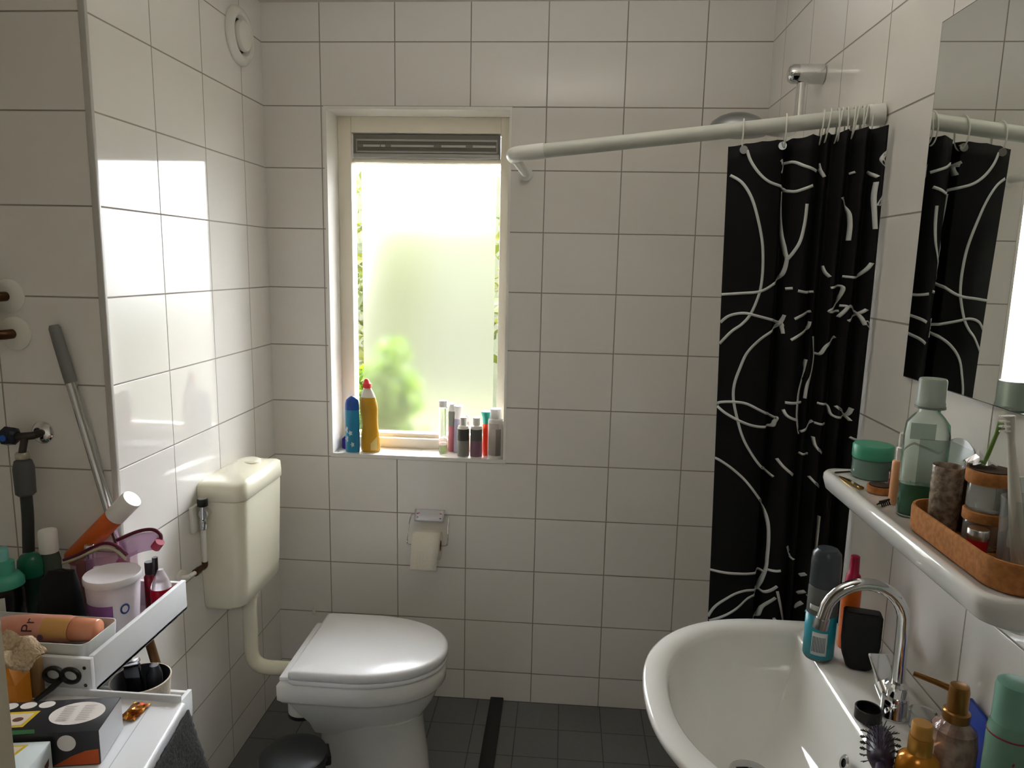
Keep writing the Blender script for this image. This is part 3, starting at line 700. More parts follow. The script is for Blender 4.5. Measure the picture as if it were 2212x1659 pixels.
things_of('slim_clear_bottle', 'tall slim clear bottle with white cap standing in the middle of the sill', 'bottle', (.600, .072, SZ), [
    ('body', [(.0135,0),(.0152,.003),(.0152,.168),(.013,.1695)], M_GLASS),
    ('liquid', [(.0125,.003),(.0125,.028)], LIQ),
    ('cap', [(.0155,.170),(.0155,.192),(.0148,.193)], M_WHITECAP)])
things_of('pink_bottle', 'slim bottle with pink lower half and white cap behind the clear bottle', 'bottle', (.6275, .1, SZ), [
    ('body', [(.0115,0),(.0132,.003),(.0132,.095)], col('pink_body', 206,120,134)),
    ('upper_body', [(.0132,.0952),(.0132,.145),(.011,.15)], col('grey_stripe', 150,150,142)),
    ('cap', [(.0115,.1502),(.0125,.172),(.0145,.176),(.0135,.178)], M_WHITECAP)])
things_of('lavender_bottle', 'lavender grey bottle with a flared white flip cap on the sill', 'bottle', (.6535, .088, SZ), [
    ('body', [(.014,0),(.016,.003),(.016,.11),(.014,.125)], col('lavender', 168,164,186)),
    ('cap', [(.0145,.1252),(.013,.145),(.017,.168),(.018,.172),(.016,.1735)], M_WHITECAP)])
things_of('hidden_bottle', 'grey bottle of which mostly the small white cap shows behind others', 'bottle', (.684, .092, SZ), [
    ('body', [(.0095,0),(.011,.003),(.011,.115)], col('grey_clear', 184,184,178)),
    ('cap', [(.0095,.1152),(.0095,.134),(.006,.138)], M_WHITECAP)])
def travel(label, x, y, top, low, name):
    return things_of(name, label, 'bottle', (x, y, SZ), [
        ('body', [(.0195,0),(.021,.004),(.021,.106),(.018,.114),(.012,.117)], col('bottle_white', 222,218,212)),
        ('label_top', [(.0213,.062),(.0213,.104)], col(top[0], *top[1])),
        ('label_base', [(.0213,.005),(.0213,.0618)], col(low[0], *low[1])),
        ('cap', [(.0125,.1172),(.0125,.143),(.0118,.1445)], M_WHITECAP)])
travel('small white capped bottle with dark and grey label at the sill front', .681, .024, ('label_dark', (84,84,80)), ('label_grey', (142,142,136)), 'travel_bottle')
travel('small white capped bottle with purple label beside the orange tube', .7275, .026, ('label_dark2', (96,96,94)), ('label_purple', (134,100,118)), 'travel_bottle')
things_of('orange_tube', 'bright orange tube with a wide teal cap on the sill', 'tube', (.7585, .058, SZ), [
    ('body', [(.0105,0),(.0125,.003),(.0125,.112),(.010,.118)], col('neon_orange', 250,72,40)),
    ('cap', [(.0125,.1182),(.014,.14),(.019,.157),(.019,.161),(.017,.1625)], col('teal_cap', 60,176,158))])
things_of('purple_bottle', 'tiny purple bottle peeking out between orange tube and white bottle', 'bottle', (.779, .084, SZ), [
    ('body', [(.011,0),(.012,.003),(.012,.03),(.005,.05)], col('plum', 128,52,104))])
t = things_of('white_bottle', 'large white capped bottle with grey label at the right end of the sill', 'bottle', (.7955, .033, SZ), [
    ('body', [(.0265,0),(.028,.004),(.028,.135),(.025,.141),(.02,.143)], col('bottle_white', 222,218,212)),
    ('cap', [(.0205,.1432),(.021,.146),(.0205,.176),(.0195,.178)], M_WHITECAP)])
band(.0284, .012, .128, 'label', col('label_taupe', 186,176,168), t, -150, -62)
band(.0286, .012, .108, 'text_panel', col('label_taupe2', 132,124,118), t, -84, -44, 12)

# basin deck --------------------------------------------------------
DZ = DK+.0012
t = things_of('spray_can', 'grey capped can with teal label standing at the back of the basin', 'can', (1.519, -1.172, DZ), [
    ('body', [(.024,0),(.0265,.004),(.0268,.09),(.0268,.138),(.0255,.141)], pbr('smoke_plastic', rgb(92,96,94), .25)),
    ('cap', [(.0262,.1412),(.0262,.185),(.0245,.203),(.018,.211),(.004,.2135)], pbr('smoke_cap', rgb(58,62,70), .3))])
band(.0271, .006, .088, 'label', col('aqua', 32,142,160), t)
band(.0273, .014, .058, 'barcode_panel', col('panel_pale', 196,202,202), t, -138, -80, 10)
m = MB()
for k in range(9):
    a0 = math.radians(-134+k*5.4); m.add([(.0277*math.cos(a), .0277*math.sin(a), z) for a, z in ((a0,.02),(a0+.045,.02),(a0+.045,.05),(a0,.05))], [(0,1,2,3)])
P(m, 'barcode', col('ink', 70,76,82), t, smooth=0)
band(.0271, .098, .108, 'white_lettering', col('lettering', 176,180,178), t, -160, -100, 8)
things_of('orange_can', 'orange bottle with a magenta cap behind the black container', 'bottle', (1.586, -1.132, DZ), [
    ('body', [(.015,0),(.0165,.003),(.0165,.118),(.0145,.128)], col('orange_body', 224,104,26)),
    ('cap', [(.0145,.1282),(.0125,.146),(.009,.15),(.008,.183),(.006,.1845)], col('magenta', 176,22,68))])
t = thing('black_container', 'matte black square topped container on the basin deck', 'container', (1.580, -1.203, DZ), (0,0,math.radians(-14)))
m = MB()
m.loft([ring(rrect(.034,.024,.009), .0), ring(rrect(.044,.028,.009), .004), ring(rrect(.058,.032,.01), .024), ring(rrect(.0625,.034,.006), .05), ring(rrect(.062,.033,.005), .104), ring(rrect(.058,.03,.004), .1065)])
P(m, 'body', col('matte_black', 12,12,12, .7), t, smooth=50)
m = MB(); m.loft([ring(rrect(.05,.022,.004), .1067), ring(rrect(.05,.022,.004), .1085)]); P(m, 'top_seam', col('matte_black2', 22,22,22, .6), t)
t = thing('open_black_cap', 'small open black cap lying beside the tap', 'pot', (1.534, -1.362, DZ))  # a loose bottle cap, open side up
m = MB(); m.lathe([(.017,0),(.0205,.002),(.0205,.02),(.019,.021),(.0175,.02),(.017,.006),(.003,.005)], 32); P(m, 'cap_wall', M_BLACK, t)
t = thing('clear_pot', 'small clear round pot standing in front of the tap', 'pot', (1.6085, -1.380, DZ))
m = MB(); m.lathe([(.016,0),(.0185,.003),(.0205,.030),(.0195,.031),(.0165,.029),(.0155,.007),(.004,.006)], 32); P(m, 'glass_body', M_CLEARP, t)
t = thing('hairbrush', 'dark purple round hairbrush lying at the front of the basin deck', 'hairbrush', (1.512, -1.458, DZ+.021), (0,0,math.radians(68)))
m = MB(); m.loft([[(x, .019*s*math.cos(a), .019*s*math.sin(a)) for a in [2*PI*k/20 for k in range(20)]] for x, s in ((-.05,.3),(-.047,.7),(-.03,.95),(0,1),(.02,.95),(.032,.7),(.036,.3))]); P(m, 'head', col('brush_purple', 36,22,44, .4), t, smooth=60)
m = MB(); m.tube([(-.048,0,0), (-.08,0,.002), (-.14,0,.0)], [.007,.009,.007], 14); P(m, 'handle', col('brush_purple', 36,22,44, .4), t)
m = MB()
for i in range(9):
    for k in range(14):
        a = 2*PI*(k+.5*(i % 2))/14; x = -.034+i*.0075; c, s = math.cos(a), math.sin(a)
        if s < -.75: continue
        m.tube([(x,.016*c,.016*s), (x,.0275*c,.0275*s)], .0006, 5)
P(m, 'bristles', M_BLACK, t)
GOLD = pbr('gold_plastic', rgb(186,136,60), .3, .75)
t = things_of('gold_bottle', 'golden amber bottle with ribbed gold cap at the front of the basin', 'bottle', (1.541, -1.508, DZ), [
    ('body', [(.026,0),(.029,.004),(.029,.030),(.026,.042),(.0155,.050)], pbr('amber_gold', rgb(196,128,36), .2, .4), 1.0, .8),
    ('neck', [(.0155,.0502),(.0155,.072),(.0148,.074)], GOLD),
    ('cap', [(.0135,.0742),(.0135,.0915),(.012,.094)], pbr('gold_cap', rgb(190,140,66), .42, .3))])
t = thing('pump_bottle', 'faceted rose bottle with a bronze gold pump on the basin deck', 'bottle', (1.600, -1.480, DZ), (0,0,math.radians(146)))
m = MB(); m.lathe([(.027,0),(.0305,.004),(.031,.05),(.0285,.072),(.015,.085)], 14); P(m, 'body', pbr('rose_glass', rgb(178,150,136), .14, noise=(45, rgb(122,96,84), .8), coat=.6), t, smooth=10)
br = pbr('bronze_gold', rgb(150,108,58), .28, .85)
lath([(.0175,.0852),(.0175,.098),(.0155,.1)], 'collar', br, t)
lath([(.0135,.1002),(.0135,.13),(.012,.137),(.006,.139)], 'pump_head', br, t)
m = MB(); m.tube([(.01,0,.128), (.03,0,.131), (.058,0,.133)], [.0048,.0045,.0036], 14); P(m, 'nozzle', br, t)
t = thing('blue_packet', 'blue packet leaning on the tiles behind the pump bottle', 'packet', (1.645, -1.45, DZ), (math.radians(8),0,0))
m = MB(); m.rbox(-.003, .003, -.035, .03, .0, .088, .002); P(m, 'sleeve', col('packet_blue', 24,66,170), t)
t = things_of('teal_can', 'pale teal spray can at the right end of the basin deck', 'can', (1.6185, -1.568, DZ), [
    ('body', [(.0245,0),(.0268,.003),(.0268,.128),(.0255,.137),(.0238,.142)], col('teal_body', 116,158,138, .25)),
    ('cap', [(.0236,.1422),(.0238,.19),(.0225,.196),(.018,.1985),(.002,.199)], col('teal_lid', 124,172,152, .3))])
band(.0271, .1265, .129, 'red_ring', col('ring_red', 140,44,58), t)
m = MB()
for a0, z in ((-118,.08),(-100,.065),(-108,.098)):
    a = math.radians(a0); m.add([(.0272*math.cos(a+dx), .0272*math.sin(a+dx), z+dz) for dx, dz in ((-.06,0),(0,-.003),(.07,.001),(.01,.004))], [(0,1,2,3)])
P(m, 'flower_print', col('ring_red', 140,44,58), t, smooth=0)

# wall shelf --------------------------------------------------------
HZ = 1.2328
t = things_of('cream_jar', 'round jar with a teal lid at the far end of the shelf', 'jar', (1.602, -1.122, HZ), [
    ('body', [(.031,0),(.034,.003),(.034,.034),(.031,.037)], pbr('jar_glass', rgb(128,160,150), .1, trans=.4, ior=1.4)),
    ('lid', [(.0345,.0372),(.035,.039),(.035,.060),(.033,.0625),(.002,.063)], col('teal_lid2', 70,160,130))])
t = things_of('red_pot', 'small dark red glossy pot beside the teal lidded jar', 'pot', (1.617, -1.205, HZ), [
    ('body', [(.018,0),(.02,.003),(.02,.022)], col('dark_red', 92,34,30, .15)),
    ('lid', [(.0205,.0222),(.0205,.034),(.018,.036)], col('dark_red2', 70,24,24, .12))])
t = things_of('cork_coaster', 'little round cork pot with dark top on the shelf edge', 'pot', (1.578, -1.218, HZ), [
    ('base', [(.019,0),(.0205,.002),(.0205,.012)], M_CORK), ('powder', [(.0175,.0122),(.0175,.014)], col('powder_brown', 62,40,30, .8))])
t = thing('tweezers', 'gold tweezers lying along the front edge of the shelf', 'tweezers', (1.548, -1.17, HZ), (0,0,math.radians(98)))
m = MB(); m.loft([[(-.035,-.004,.0005),(-.035,.004,.0005),(-.035,.004,.0035),(-.035,-.004,.0035)], [(.01,-.0045,.0005),(.01,.0045,.0005),(.01,.0045,.004),(.01,-.0045,.004)], [(.04,-.001,.0005),(.04,.001,.0005),(.04,.001,.002),(.04,-.001,.002)]]); P(m, 'blade', pbr('gold_metal', rgb(170,130,60), .25, 1), t)
m = MB(); m.rbox(-.037, -.028, -.0045, .0045, .0, .0045, .001); P(m, 'joined_end', pbr('gold_metal', rgb(170,130,60), .25, 1), t)
t = thing('hair_pin', 'thin dark hair pin lying at the far corner of the shelf', 'hair pin', (1.562, -1.1, HZ+.0012), (0,0,math.radians(20)))
m = MB(); m.tube([(.022,.002,0),(-.022,.002,0),(-.0245,0,0),(-.022,-.002,0),(.02,-.0025,0)], .0011, 8); P(m, 'wire', pbr('pin_brown', rgb(58,44,36), .4, .6), t)
t = thing('hair_clip', 'little black hair clip on the shelf in front of the green bottle', 'hair clip', (1.553, -1.292, HZ), (0,0,.6))
m = MB()
for k in range(5): m.tube([(-.01+k*.005,-.006,.001), (-.01+k*.005,-.002,.009), (-.01+k*.005,.004,.002)], .0013, 6)
m.tube([(-.012,-.002,.009),(.012,-.002,.009)], .002, 8); P(m, 'claw', M_BLACK, t)
things_of('beige_pump', 'slim beige bottle with white pump beside the green mouthwash', 'bottle', (1.578, -1.278, HZ), [
    ('body', [(.009,0),(.0105,.002),(.0105,.07),(.009,.073)], col('beige_peach', 220,160,112)),
    ('pump', [(.0065,.0732),(.0065,.094),(.0042,.096),(.0042,.118),(.002,.12)], M_WHITECAP)])
t = thing('mouthwash_bottle', 'clear bottle with some green mouthwash left at the bottom', 'bottle', (1.588, -1.334, HZ), (0,0,math.radians(-16)))
m = MB()
def mw(z, w, d, r=.012): return ring(rrect(w, d, r), z)
MWG = pbr('bottle_clear_green', rgb(216,232,224), .06, trans=.95, ior=1.25)
m.loft([mw(0,.056,.032), mw(.004,.062,.038), mw(.13,.062,.038), mw(.148,.058,.036), mw(.16,.04,.032), mw(.166,.03,.03,.0148), mw(.175,.03,.03,.0148)]); P(m, 'body', MWG, t, smooth=50)
m = MB(); m.loft([mw(.003,.05,.028), mw(.006,.056,.033), mw(.052,.056,.033)]); P(m, 'liquid', pbr('green_liquid', rgb(12,118,82), .1, trans=.45, ior=1.33), t, smooth=50)
m = MB(); m.lathe([(.0205,.175),(.0205,.18),(.0195,.182),(.0195,.214),(.018,.217)], 28); P(m, 'cap', pbr('cap_frost', rgb(190,202,194), .3, trans=.4, ior=1.2), t)
m = MB(); m.lathe([(.0215,.1715),(.0215,.1748)], 28); P(m, 'tamper_ring', pbr('ring_grey', rgb(118,130,124), .4), t)
m = MB(); m.rbox(-.026, .008, -.0196, -.0191, .125, .150, .0002); P(m, 'front_sticker', pbr('sticker_green', rgb(120,160,140), .3, alpha=.35), t)
m = MB(); m.rbox(-.006, .028, .0192, .0197, .04, .12, .0002); P(m, 'back_label', pbr('sticker_pale', rgb(176,182,172), .3, alpha=.4), t)
t = thing('glass_lid', 'round clear glass disc leaning on the tiles behind the bottles', 'disc', (1.635, -1.318, HZ), (0, math.radians(8), 0))
m = MB(); M = Matrix.Translation((0,0,.062)) @ Matrix.Rotation(PI/2, 4, 'Y'); m.lathe([(.057,-.0015),(.0605,-.001),(.0605,.001),(.057,.0015)], 48, 0, M); P(m, 'disc', pbr('disc_glass', rgb(206,216,208), .1, trans=.7, ior=1.2), t)
t = thing('cork_tray', 'long cork tray with rounded ends holding the toothbrush things', 'tray', (1.5965, -1.495, HZ))
m = MB(); TO = lambda w, d, r: rrect(w, d, r, 10)
m.loft([ring(TO(.096,.252,.042), 0), ring(TO(.102,.258,.045), .004), ring(TO(.104,.26,.046), .034), ring(TO(.101,.257,.044), .0385), ring(TO(.095,.251,.042), .0385), ring(TO(.092,.248,.04), .034), ring(TO(.090,.246,.039), .008)]); P(m, 'tray_shell', M_CORK, t, smooth=50)
TZ = HZ+.0085
t = thing('patterned_glass', 'brown patterned tumbler at the far end of the cork tray', 'glass', (1.578, -1.424, TZ))
m = MB(); m.lathe([(.017,0),(.019,.003),(.021,.095),(.020,.097),(.0185,.094),(.016,.006),(.002,.005)], 28); P(m, 'glass_body', pbr('brown_pattern', rgb(186,170,150), .25, trans=.3, noise=(110, rgb(126,104,86), .8)), t)
things_of('brown_bottle', 'slim brown bottle behind the patterned tumbler', 'bottle', (1.616, -1.418, TZ), [
    ('body', [(.014,0),(.0155,.003),(.0155,.08),(.013,.086)], pbr('brown_glass', rgb(110,70,48), .15, trans=.3)),
    ('cap', [(.012,.0862),(.012,.104),(.011,.106)], col('brown_cap', 90,66,52))])
JG = pbr('jar_clear', rgb(196,196,192), .06, trans=.8, ior=1.3)
t = things_of('cork_lid_jar', 'lower glass jar with cork lid in the tray', 'jar', (1.606, -1.476, TZ), [
    ('body', [(.023,0),(.0255,.003),(.0255,.034),(.024,.037)], JG), ('lid', [(.0275,.0372),(.028,.039),(.028,.05),(.0265,.0515)], M_CORK)], group='stacked cork lid jars')
t = things_of('cork_lid_jar', 'upper glass jar with dark topped cork lid stacked on another jar', 'jar', (1.606, -1.476, TZ+.052), [
    ('body', [(.023,0),(.0255,.003),(.0255,.034),(.024,.037)], JG), ('lid', [(.0285,.0372),(.0295,.039),(.0295,.053),(.028,.055)], M_CORK),
    ('lid_top', [(.026,.0552),(.026,.0565)], col('dark_cork', 66,48,32, .8))], group='stacked cork lid jars')
t = thing('foil_wrapper', 'crumpled silver foil wrapper on top of the stacked jars', 'wrapper', (1.595, -1.468, TZ+.1095))
m = MB(); rnd = random.Random(4)
m.grid(lambda u, v: ((u-.5)*.034+rnd.uniform(-.002,.002), (v-.5)*.026+rnd.uniform(-.002,.002), .003+.016*math.exp(-((u-.4)**2+(v-.5)**2)*14)+rnd.uniform(0,.004)), 7, 6); P(m, 'foil', pbr('foil', (.75,.74,.78), .25, 1), t, smooth=0, solid=.0004)
things_of('red_jar', 'tiny jar with red contents and silver cap in the tray', 'jar', (1.576, -1.516, TZ), [
    ('body', [(.0115,0),(.0125,.002),(.0125,.024)], col('red_gel', 186,30,40, .12)), ('cap', [(.013,.0242),(.013,.037),(.0122,.038)], M_SATIN)])
t = thing('toothbrush_cup', 'clear plastic cup holding the toothbrushes in the tray', 'cup', (1.604, -1.553, TZ))
m = MB(); m.lathe([(.019,0),(.021,.003),(.0245,.092),(.0238,.0925),(.0203,.006),(.004,.005)], 32); P(m, 'cup_wall', M_CLEARP, t)
def brush(name, label, p0, p1, hd, colr, cream):
    t = thing(name, label, 'toothbrush', p0)
    d = Vector(p1)-Vector(p0); n = d.normalized()
    m = MB(); m.tube([(0,0,0), d*.04, d*.25, d*.5, d*.72, d*.84, d*1.0], [.005,.0085,.0082,.0068,.0050,.0042,.0062], 12); P(m, 'handle', colr, t)
    m = MB(); h = Vector(hd)
    for i in range(4):
        for k in (-1, 0, 1):
            s = n.cross(h).normalized(); b = d*(.90+.032*i)+s*k*.003
            m.tube([b+h*.004, b+h*.014], .0013, 6)
    P(m, 'bristles', cream, t)
brush('toothbrush', 'cream toothbrush standing upright in the clear cup', (1.601, -1.566, TZ+.008), (1.571, -1.556, 1.438), (-.9, -.3, 0), col('brush_cream', 206,204,190), M_WHITECAP)
t = thing('green_toothbrush', 'thin green toothbrush leaning from the jar top behind the cream toothbrush', 'toothbrush', (1.598, -1.470, TZ+.1115))
d = Vector((1.577, -1.532, 1.424))-Vector((1.598, -1.470, TZ+.1115)); m = MB(); m.tube([(0,0,0), d*.3, d*.75, d*1.0], [.0024,.0028,.0024,.004], 10); P(m, 'handle', col('brush_green', 110,150,60), t)
m = MB()
for i in range(4):
    b = d*(.84+.05*i); m.tube([b+Vector((.003,.0,.001)), b+Vector((.013,.003,.004))], .002, 6)
P(m, 'bristles', col('bristle_green', 150,170,120), t)
t = thing('toothpaste_tube', 'white toothpaste tube standing on its cap behind the toothbrush cup', 'tube', (1.628, -1.518, TZ), (0,0,math.radians(25)))
m = MB(); m.loft([ring(rrect(.026,.026,.0128), .02), ring(rrect(.03,.026,.0128), .028), ring(rrect(.036,.018,.008), .07), ring(rrect(.038,.006,.0025), .105), ring(rrect(.038,.003,.0012), .112)]); P(m, 'tube_body', col('tube_white', 206,210,206), t, smooth=50)
lath([(.010,0),(.0115,.002),(.0115,.018),(.010,.0198)], 'cap', col('cap_dark', 70,72,76), t)

# trolley -----------------------------------------------------------
t = thing('storage_trolley', 'white tiered storage trolley full of toiletries on the left', 'trolley', (-.05, -1.11, 0))
TW = col('trolley_white', 226,228,230, .35)
def trayp(z, nm):
    X0, X1, Y0, Y1 = -.22, .222, -.175, .165
    m = MB(); m.rbox(X0, X1, Y0, Y1, z, z+.008, .001)
    o = P(m, nm, TW, t)
    for b in ((X1-.010, X1, Y0+.010, Y1, 0, .072), (X0, X0+.010, Y0+.010, Y1, 0, .072), (X0, X1, Y0, Y0+.0098, 0, .07), (X0+.010, X1-.010, Y1-.010, Y1, 0, .068)):
        k = MB(); k.rbox(b[0], b[1], b[2], b[3], z+b[4], z+b[5], .0012); P(k, 'side_board', TW, o)
    k = MB()
    for zz in (.017, .052): k.cyl((X1-.013, Y0-.0006, z+zz), (X1-.013, Y0+.001, z+zz), .0034, 14)
    P(k, 'screw', col('screw_dark', 66,52,46, .5), o)
for z in (.799, .523, .12): trayp(z, 'tray')
for y in (-.16, .152):
    m = MB(); m.rbox(-.234, -.2205, y-.012, y+.012, .03, .872, .002); P(m, 'post', TW, t)
for x, y in ((-.2,-.15), (-.2,.15), (.2,-.15), (.2,.15)):
    m = MB(); m.cyl((x,y-.008,.026), (x,y+.008,.026), .0255, 20); m.cyl((x,y,.03), (x,y,.12), .006, 12); P(m, 'caster', M_BLACK, t)
FZ = .8085
t = thing('cream_tub', 'white and purple tub with a white lid standing in the top tray', 'tub', (.087, -1.080, FZ))
lath([(.042,0),(.045,.003),(.0530,.1195)], 'body', col('tub_white', 222,214,222), t)
lath([(.0545,.120),(.0558,.1215),(.0562,.133),(.0545,.1355),(.052,.134),(.002,.1325)], 'lid', col('tub_lid', 232,228,232), t)
m = MB()
def tubfn(u, v):
    a = math.radians(-162+102*u); z = .006+.076*v; r = .0452+.0078*(z/.12)+.0006; return (r*math.cos(a), r*math.sin(a), z)
m.grid(tubfn, 20, 2); P(m, 'purple_label', col('tub_purple', 128,74,138), t, solid=.0004)
m = MB()
def tubo(k, n, r, mi):
    vs = []
    for i in range(n):
        a = math.radians(-34)+r*.8*math.cos(2*PI*i/n)/.05; z = .07+r*math.sin(2*PI*i/n); R_ = .0452+.0078*(z/.12)+.0008+k; vs.append((R_*math.cos(a), R_*math.sin(a), z))
    m.add(vs, [tuple(range(n))], mi)
tubo(0, 20, .012, 0); tubo(.0003, 16, .0075, 1); P(m, 'blue_emblem', [col('emblem_blue', 62,84,150), col('tub_white', 222,214,222)], t, smooth=0)
RG = pbr('red_perfume', rgb(196,24,48), .06, trans=.35, ior=1.4)
t = thing('perfume_bottle', 'red perfume bottle with clear conical top and black nozzle', 'perfume', (.136, -.985, FZ))
lath([(.020,0),(.0225,.004),(.0235,.045),(.0225,.062)], 'body', RG, t)
lath([(.0224,.0622),(.014,.085),(.0065,.104)], 'cone_top', pbr('cone_clear', rgb(226,220,226), .08, trans=.5, ior=1.2), t)
m = MB(); m.cyl((-.0095,-.003,.092), (-.0085,-.004,.134), .0062, 16); P(m, 'nozzle', M_BLACK, t)
things_of('dark_red_bottle', 'narrow dark red bottle with black cap behind the purple tub', 'bottle', (.101, -.968, FZ), [
    ('body', [(.012,0),(.0132,.003),(.0132,.078),(.009,.085)], pbr('dark_red_glass', rgb(110,18,28), .1)),
    ('cap', [(.0105,.0852),(.0105,.112),(.0095,.1135)], M_BLACK)])
t = thing('black_pouch', 'soft black pouch slumped in the middle of the top tray', 'pouch', (-.028, -1.088, FZ))
m = MB(); m.loft([ring(rrect(.088,.05,.02), 0), ring(rrect(.094,.054,.02), .02), ring(rrect(.088,.046,.018), .07, 1, -.0), [(x+.004, y, z-.012*(x*10)) for x, y, z in ring(rrect(.074,.034,.014), .115)], [(x+.008, y, z-.012*abs(x*12)) for x, y, z in ring(rrect(.056,.014,.006), .142)]]); P(m, 'bag', col('pouch_black', 8,7,8, .8), t, smooth=60)
m = MB(); m.tube([(-.02,0,.134), (.008,0,.1425), (.034,0,.134)], .0022, 8); P(m, 'zip', col('zip_dark', 34,30,32, .5), t)
t = things_of('teal_cap_bottle', 'black bottle with teal screw top and white label at far left', 'bottle', (-.148, -1.092, FZ), [
    ('body', [(.034,0),(.037,.004),(.037,.088),(.034,.1)], col('bottle_black', 16,16,18, .2)),
    ('shoulder', [(.0376,.1002),(.0376,.112),(.03,.124),(.022,.128)], col('shoulder_teal', 62,150,126)),
    ('cap', [(.0215,.1282),(.0215,.152),(.013,.156)], col('cap_teal', 74,164,140)), ('top_nozzle', [(.0125,.1562),(.0125,.18),(.011,.1835)], col('nozzle_teal', 112,178,172))])
band(.0374, .012, .086, 'label', col('label_paper', 190,190,182), t, -140, -52)
things_of('green_bottle', 'dark green round topped bottle between the teal and white caps', 'bottle', (-.147, -1.017, FZ), [
    ('body', [(.023,0),(.025,.003),(.025,.09)], pbr('dark_green', rgb(26,52,42), .15)),
    ('cap', [(.0255,.0902),(.0262,.11),(.024,.128),(.017,.138),(.003,.142)], pbr('green_dome', rgb(14,96,70), .12))])
things_of('white_cap_bottle', 'grey green bottle with a white cap at the back of the tray', 'bottle', (-.129, -.979, FZ), [
    ('body', [(.021,0),(.0225,.003),(.0225,.11),(.018,.13)], pbr('grey_green', rgb(78,88,78), .25)),
    ('cap', [(.0195,.1302),(.0195,.178),(.018,.1815)], M_WHITECAP)])
t = thing('toiletry_bag', 'clear toiletry bag with maroon zip lying open on the top tray', 'toiletry bag', (.02, -1.007, FZ))
TB = pbr('bag_clear', rgb(196,140,172), .15, alpha=.38)
m = MB(); m.loft([ring(rrect(.13,.030,.012), .0), ring(rrect(.14,.036,.014), .03), ring(rrect(.146,.034,.012), .09), [(x, y, z+.16*x) for x, y, z in ring(rrect(.15,.03,.01), .142)]], cap1=False); P(m, 'pouch_body', TB, t, smooth=50)
MAR = col('maroon', 96,18,48, .3)
m = MB(); m.tube(smoothpath([(-.082,-.017,.132), (-.045,-.017,.148), (.01,-.017,.175), (.042,-.017,.172), (.066,-.015,.150)], 6), .0036, 10); P(m, 'front_zip', MAR, t)
m = MB(); m.tube(smoothpath([(-.082,-.0205,.126), (-.045,-.0208,.140), (.01,-.0208,.166), (.042,-.0208,.163), (.064,-.0195,.143)], 6), .0034, 10); P(m, 'zip_tape', col('zip_cream', 184,178,150, .5), t)
m = MB(); m.tube(smoothpath([(.022,.018,.170), (.07,.018,.192), (.105,.018,.199), (.124,.017,.190), (.128,.012,.176)], 6), .0042, 10); P(m, 'back_zip', MAR, t)
m = MB(); m.grid(lambda u, v: (.028+.098*u, .016-.006*v, .188-.02*(1-u)-(.05-.012*u)*v+.012*math.sin(u*2.6)), 10, 5); P(m, 'flap', pbr('bag_flap', rgb(206,160,206), .15, alpha=.6), t, solid=.0006)
m = MB(); m.cyl((.118,.006,.162), (.131,.004,.178), .0105, 18); P(m, 'zip_pull', col('pull_rose', 176,60,86, .2), t)
things_of('brown_tube', 'brown tube standing inside the clear toiletry bag', 'tube', (-.035, -1.007, FZ+.002), [('body', [(.009,0),(.010,.003),(.010,.12),(.004,.124)], col('tube_brown', 138,82,44))])
things_of('pink_vial', 'pink vial inside the clear toiletry bag', 'bottle', (.002, -1.007, FZ+.002), [('body', [(.009,0),(.0105,.003),(.0105,.085)], col('vial_pink', 212,150,176)), ('cap', [(.008,.0852),(.008,.108),(.007,.11)], M_WHITECAP)])
things_of('magenta_vial', 'magenta bottle inside the right half of the clear toiletry bag', 'bottle', (.06, -1.007, FZ+.002), [('body', [(.008,0),(.0105,.003),(.012,.11),(.010,.128),(.004,.134)], col('vial_magenta', 150,24,88))])
things_of('silver_cap_bottle', 'mauve bottle whose silver cap pokes out of the clear toiletry bag', 'bottle', (-.016, -1.001, FZ+.002), [('body', [(.0075,0),(.0085,.003),(.0085,.128)], col('mauve', 120,86,116)), ('cap', [(.0105,.1282),(.0105,.156),(.009,.159)], M_SATIN)])
A0 = Vector((-.088, -.9605, .915)); A1 = Vector((.064, -.9575, 1.066)); dd = (A1-A0)
t = thing('orange_spray', 'orange bottle with a white cap leaning above the toiletry bag', 'bottle', tuple(A0), tuple(dd.to_track_quat('Z', 'Y').to_euler()))
L_ = dd.length
lath([(.020,0),(.0225,.004),(.0225,L_-.066),(.021,L_-.062)], 'body', col('spray_orange', 204,92,26), t)
lath([(.0228,L_-.0618),(.0228,L_-.003),(.0215,L_)], 'cap', M_WHITECAP, t)
t = thing('plastic_bin', 'white open plastic box at the front of the top tray', 'box', (.02, -1.219, FZ))
m = MB(); m.loft([ring(rrect(.25,.092,.012), 0), ring(rrect(.256,.098,.014), .004), ring(rrect(.268,.106,.016), .080), ring(rrect(.264,.102,.014), .080), ring(rrect(.252,.094,.012), .006)]); P(m, 'box_shell', col('bin_white', 214,216,214, .3), t, smooth=50)
o = MB(); rnd = random.Random(9)
o.grid(lambda u, v: ((u-.5)*.235, (v-.5)*.078, .016+.026*math.sin(u*PI)*math.sin(v*PI)+rnd.uniform(0,.006)), 18, 8)
tt = thing('dark_cloth', 'dark crumpled cloth under the pink tube in the white box', 'cloth', (.02, -1.219, FZ+.001)); P(o, 'fabric', col('cloth_dark', 44,44,34, .9), tt, solid=.002)
t = thing('pink_tube', 'pink salmon tube lying across the white box with dark letters', 'tube', (.030, -1.2185, FZ+.079), (0,0,math.radians(3)))
m = MB()
def tubsec(x, a, b): return [(x, a*math.cos(2*PI*k/28), b*math.sin(2*PI*k/28)) for k in range(28)]
PT = pbr('salmon', rgb(208,140,118), .3, noise=(26, rgb(214,156,138), 0))
m.loft([tubsec(-.112,.026,.004), tubsec(-.105,.027,.010), tubsec(-.07,.0275,.021), tubsec(-.02,.027,.026), tubsec(.05,.026,.026), tubsec(.062,.024,.024)]); P(m, 'tube_body', PT, t, smooth=60)
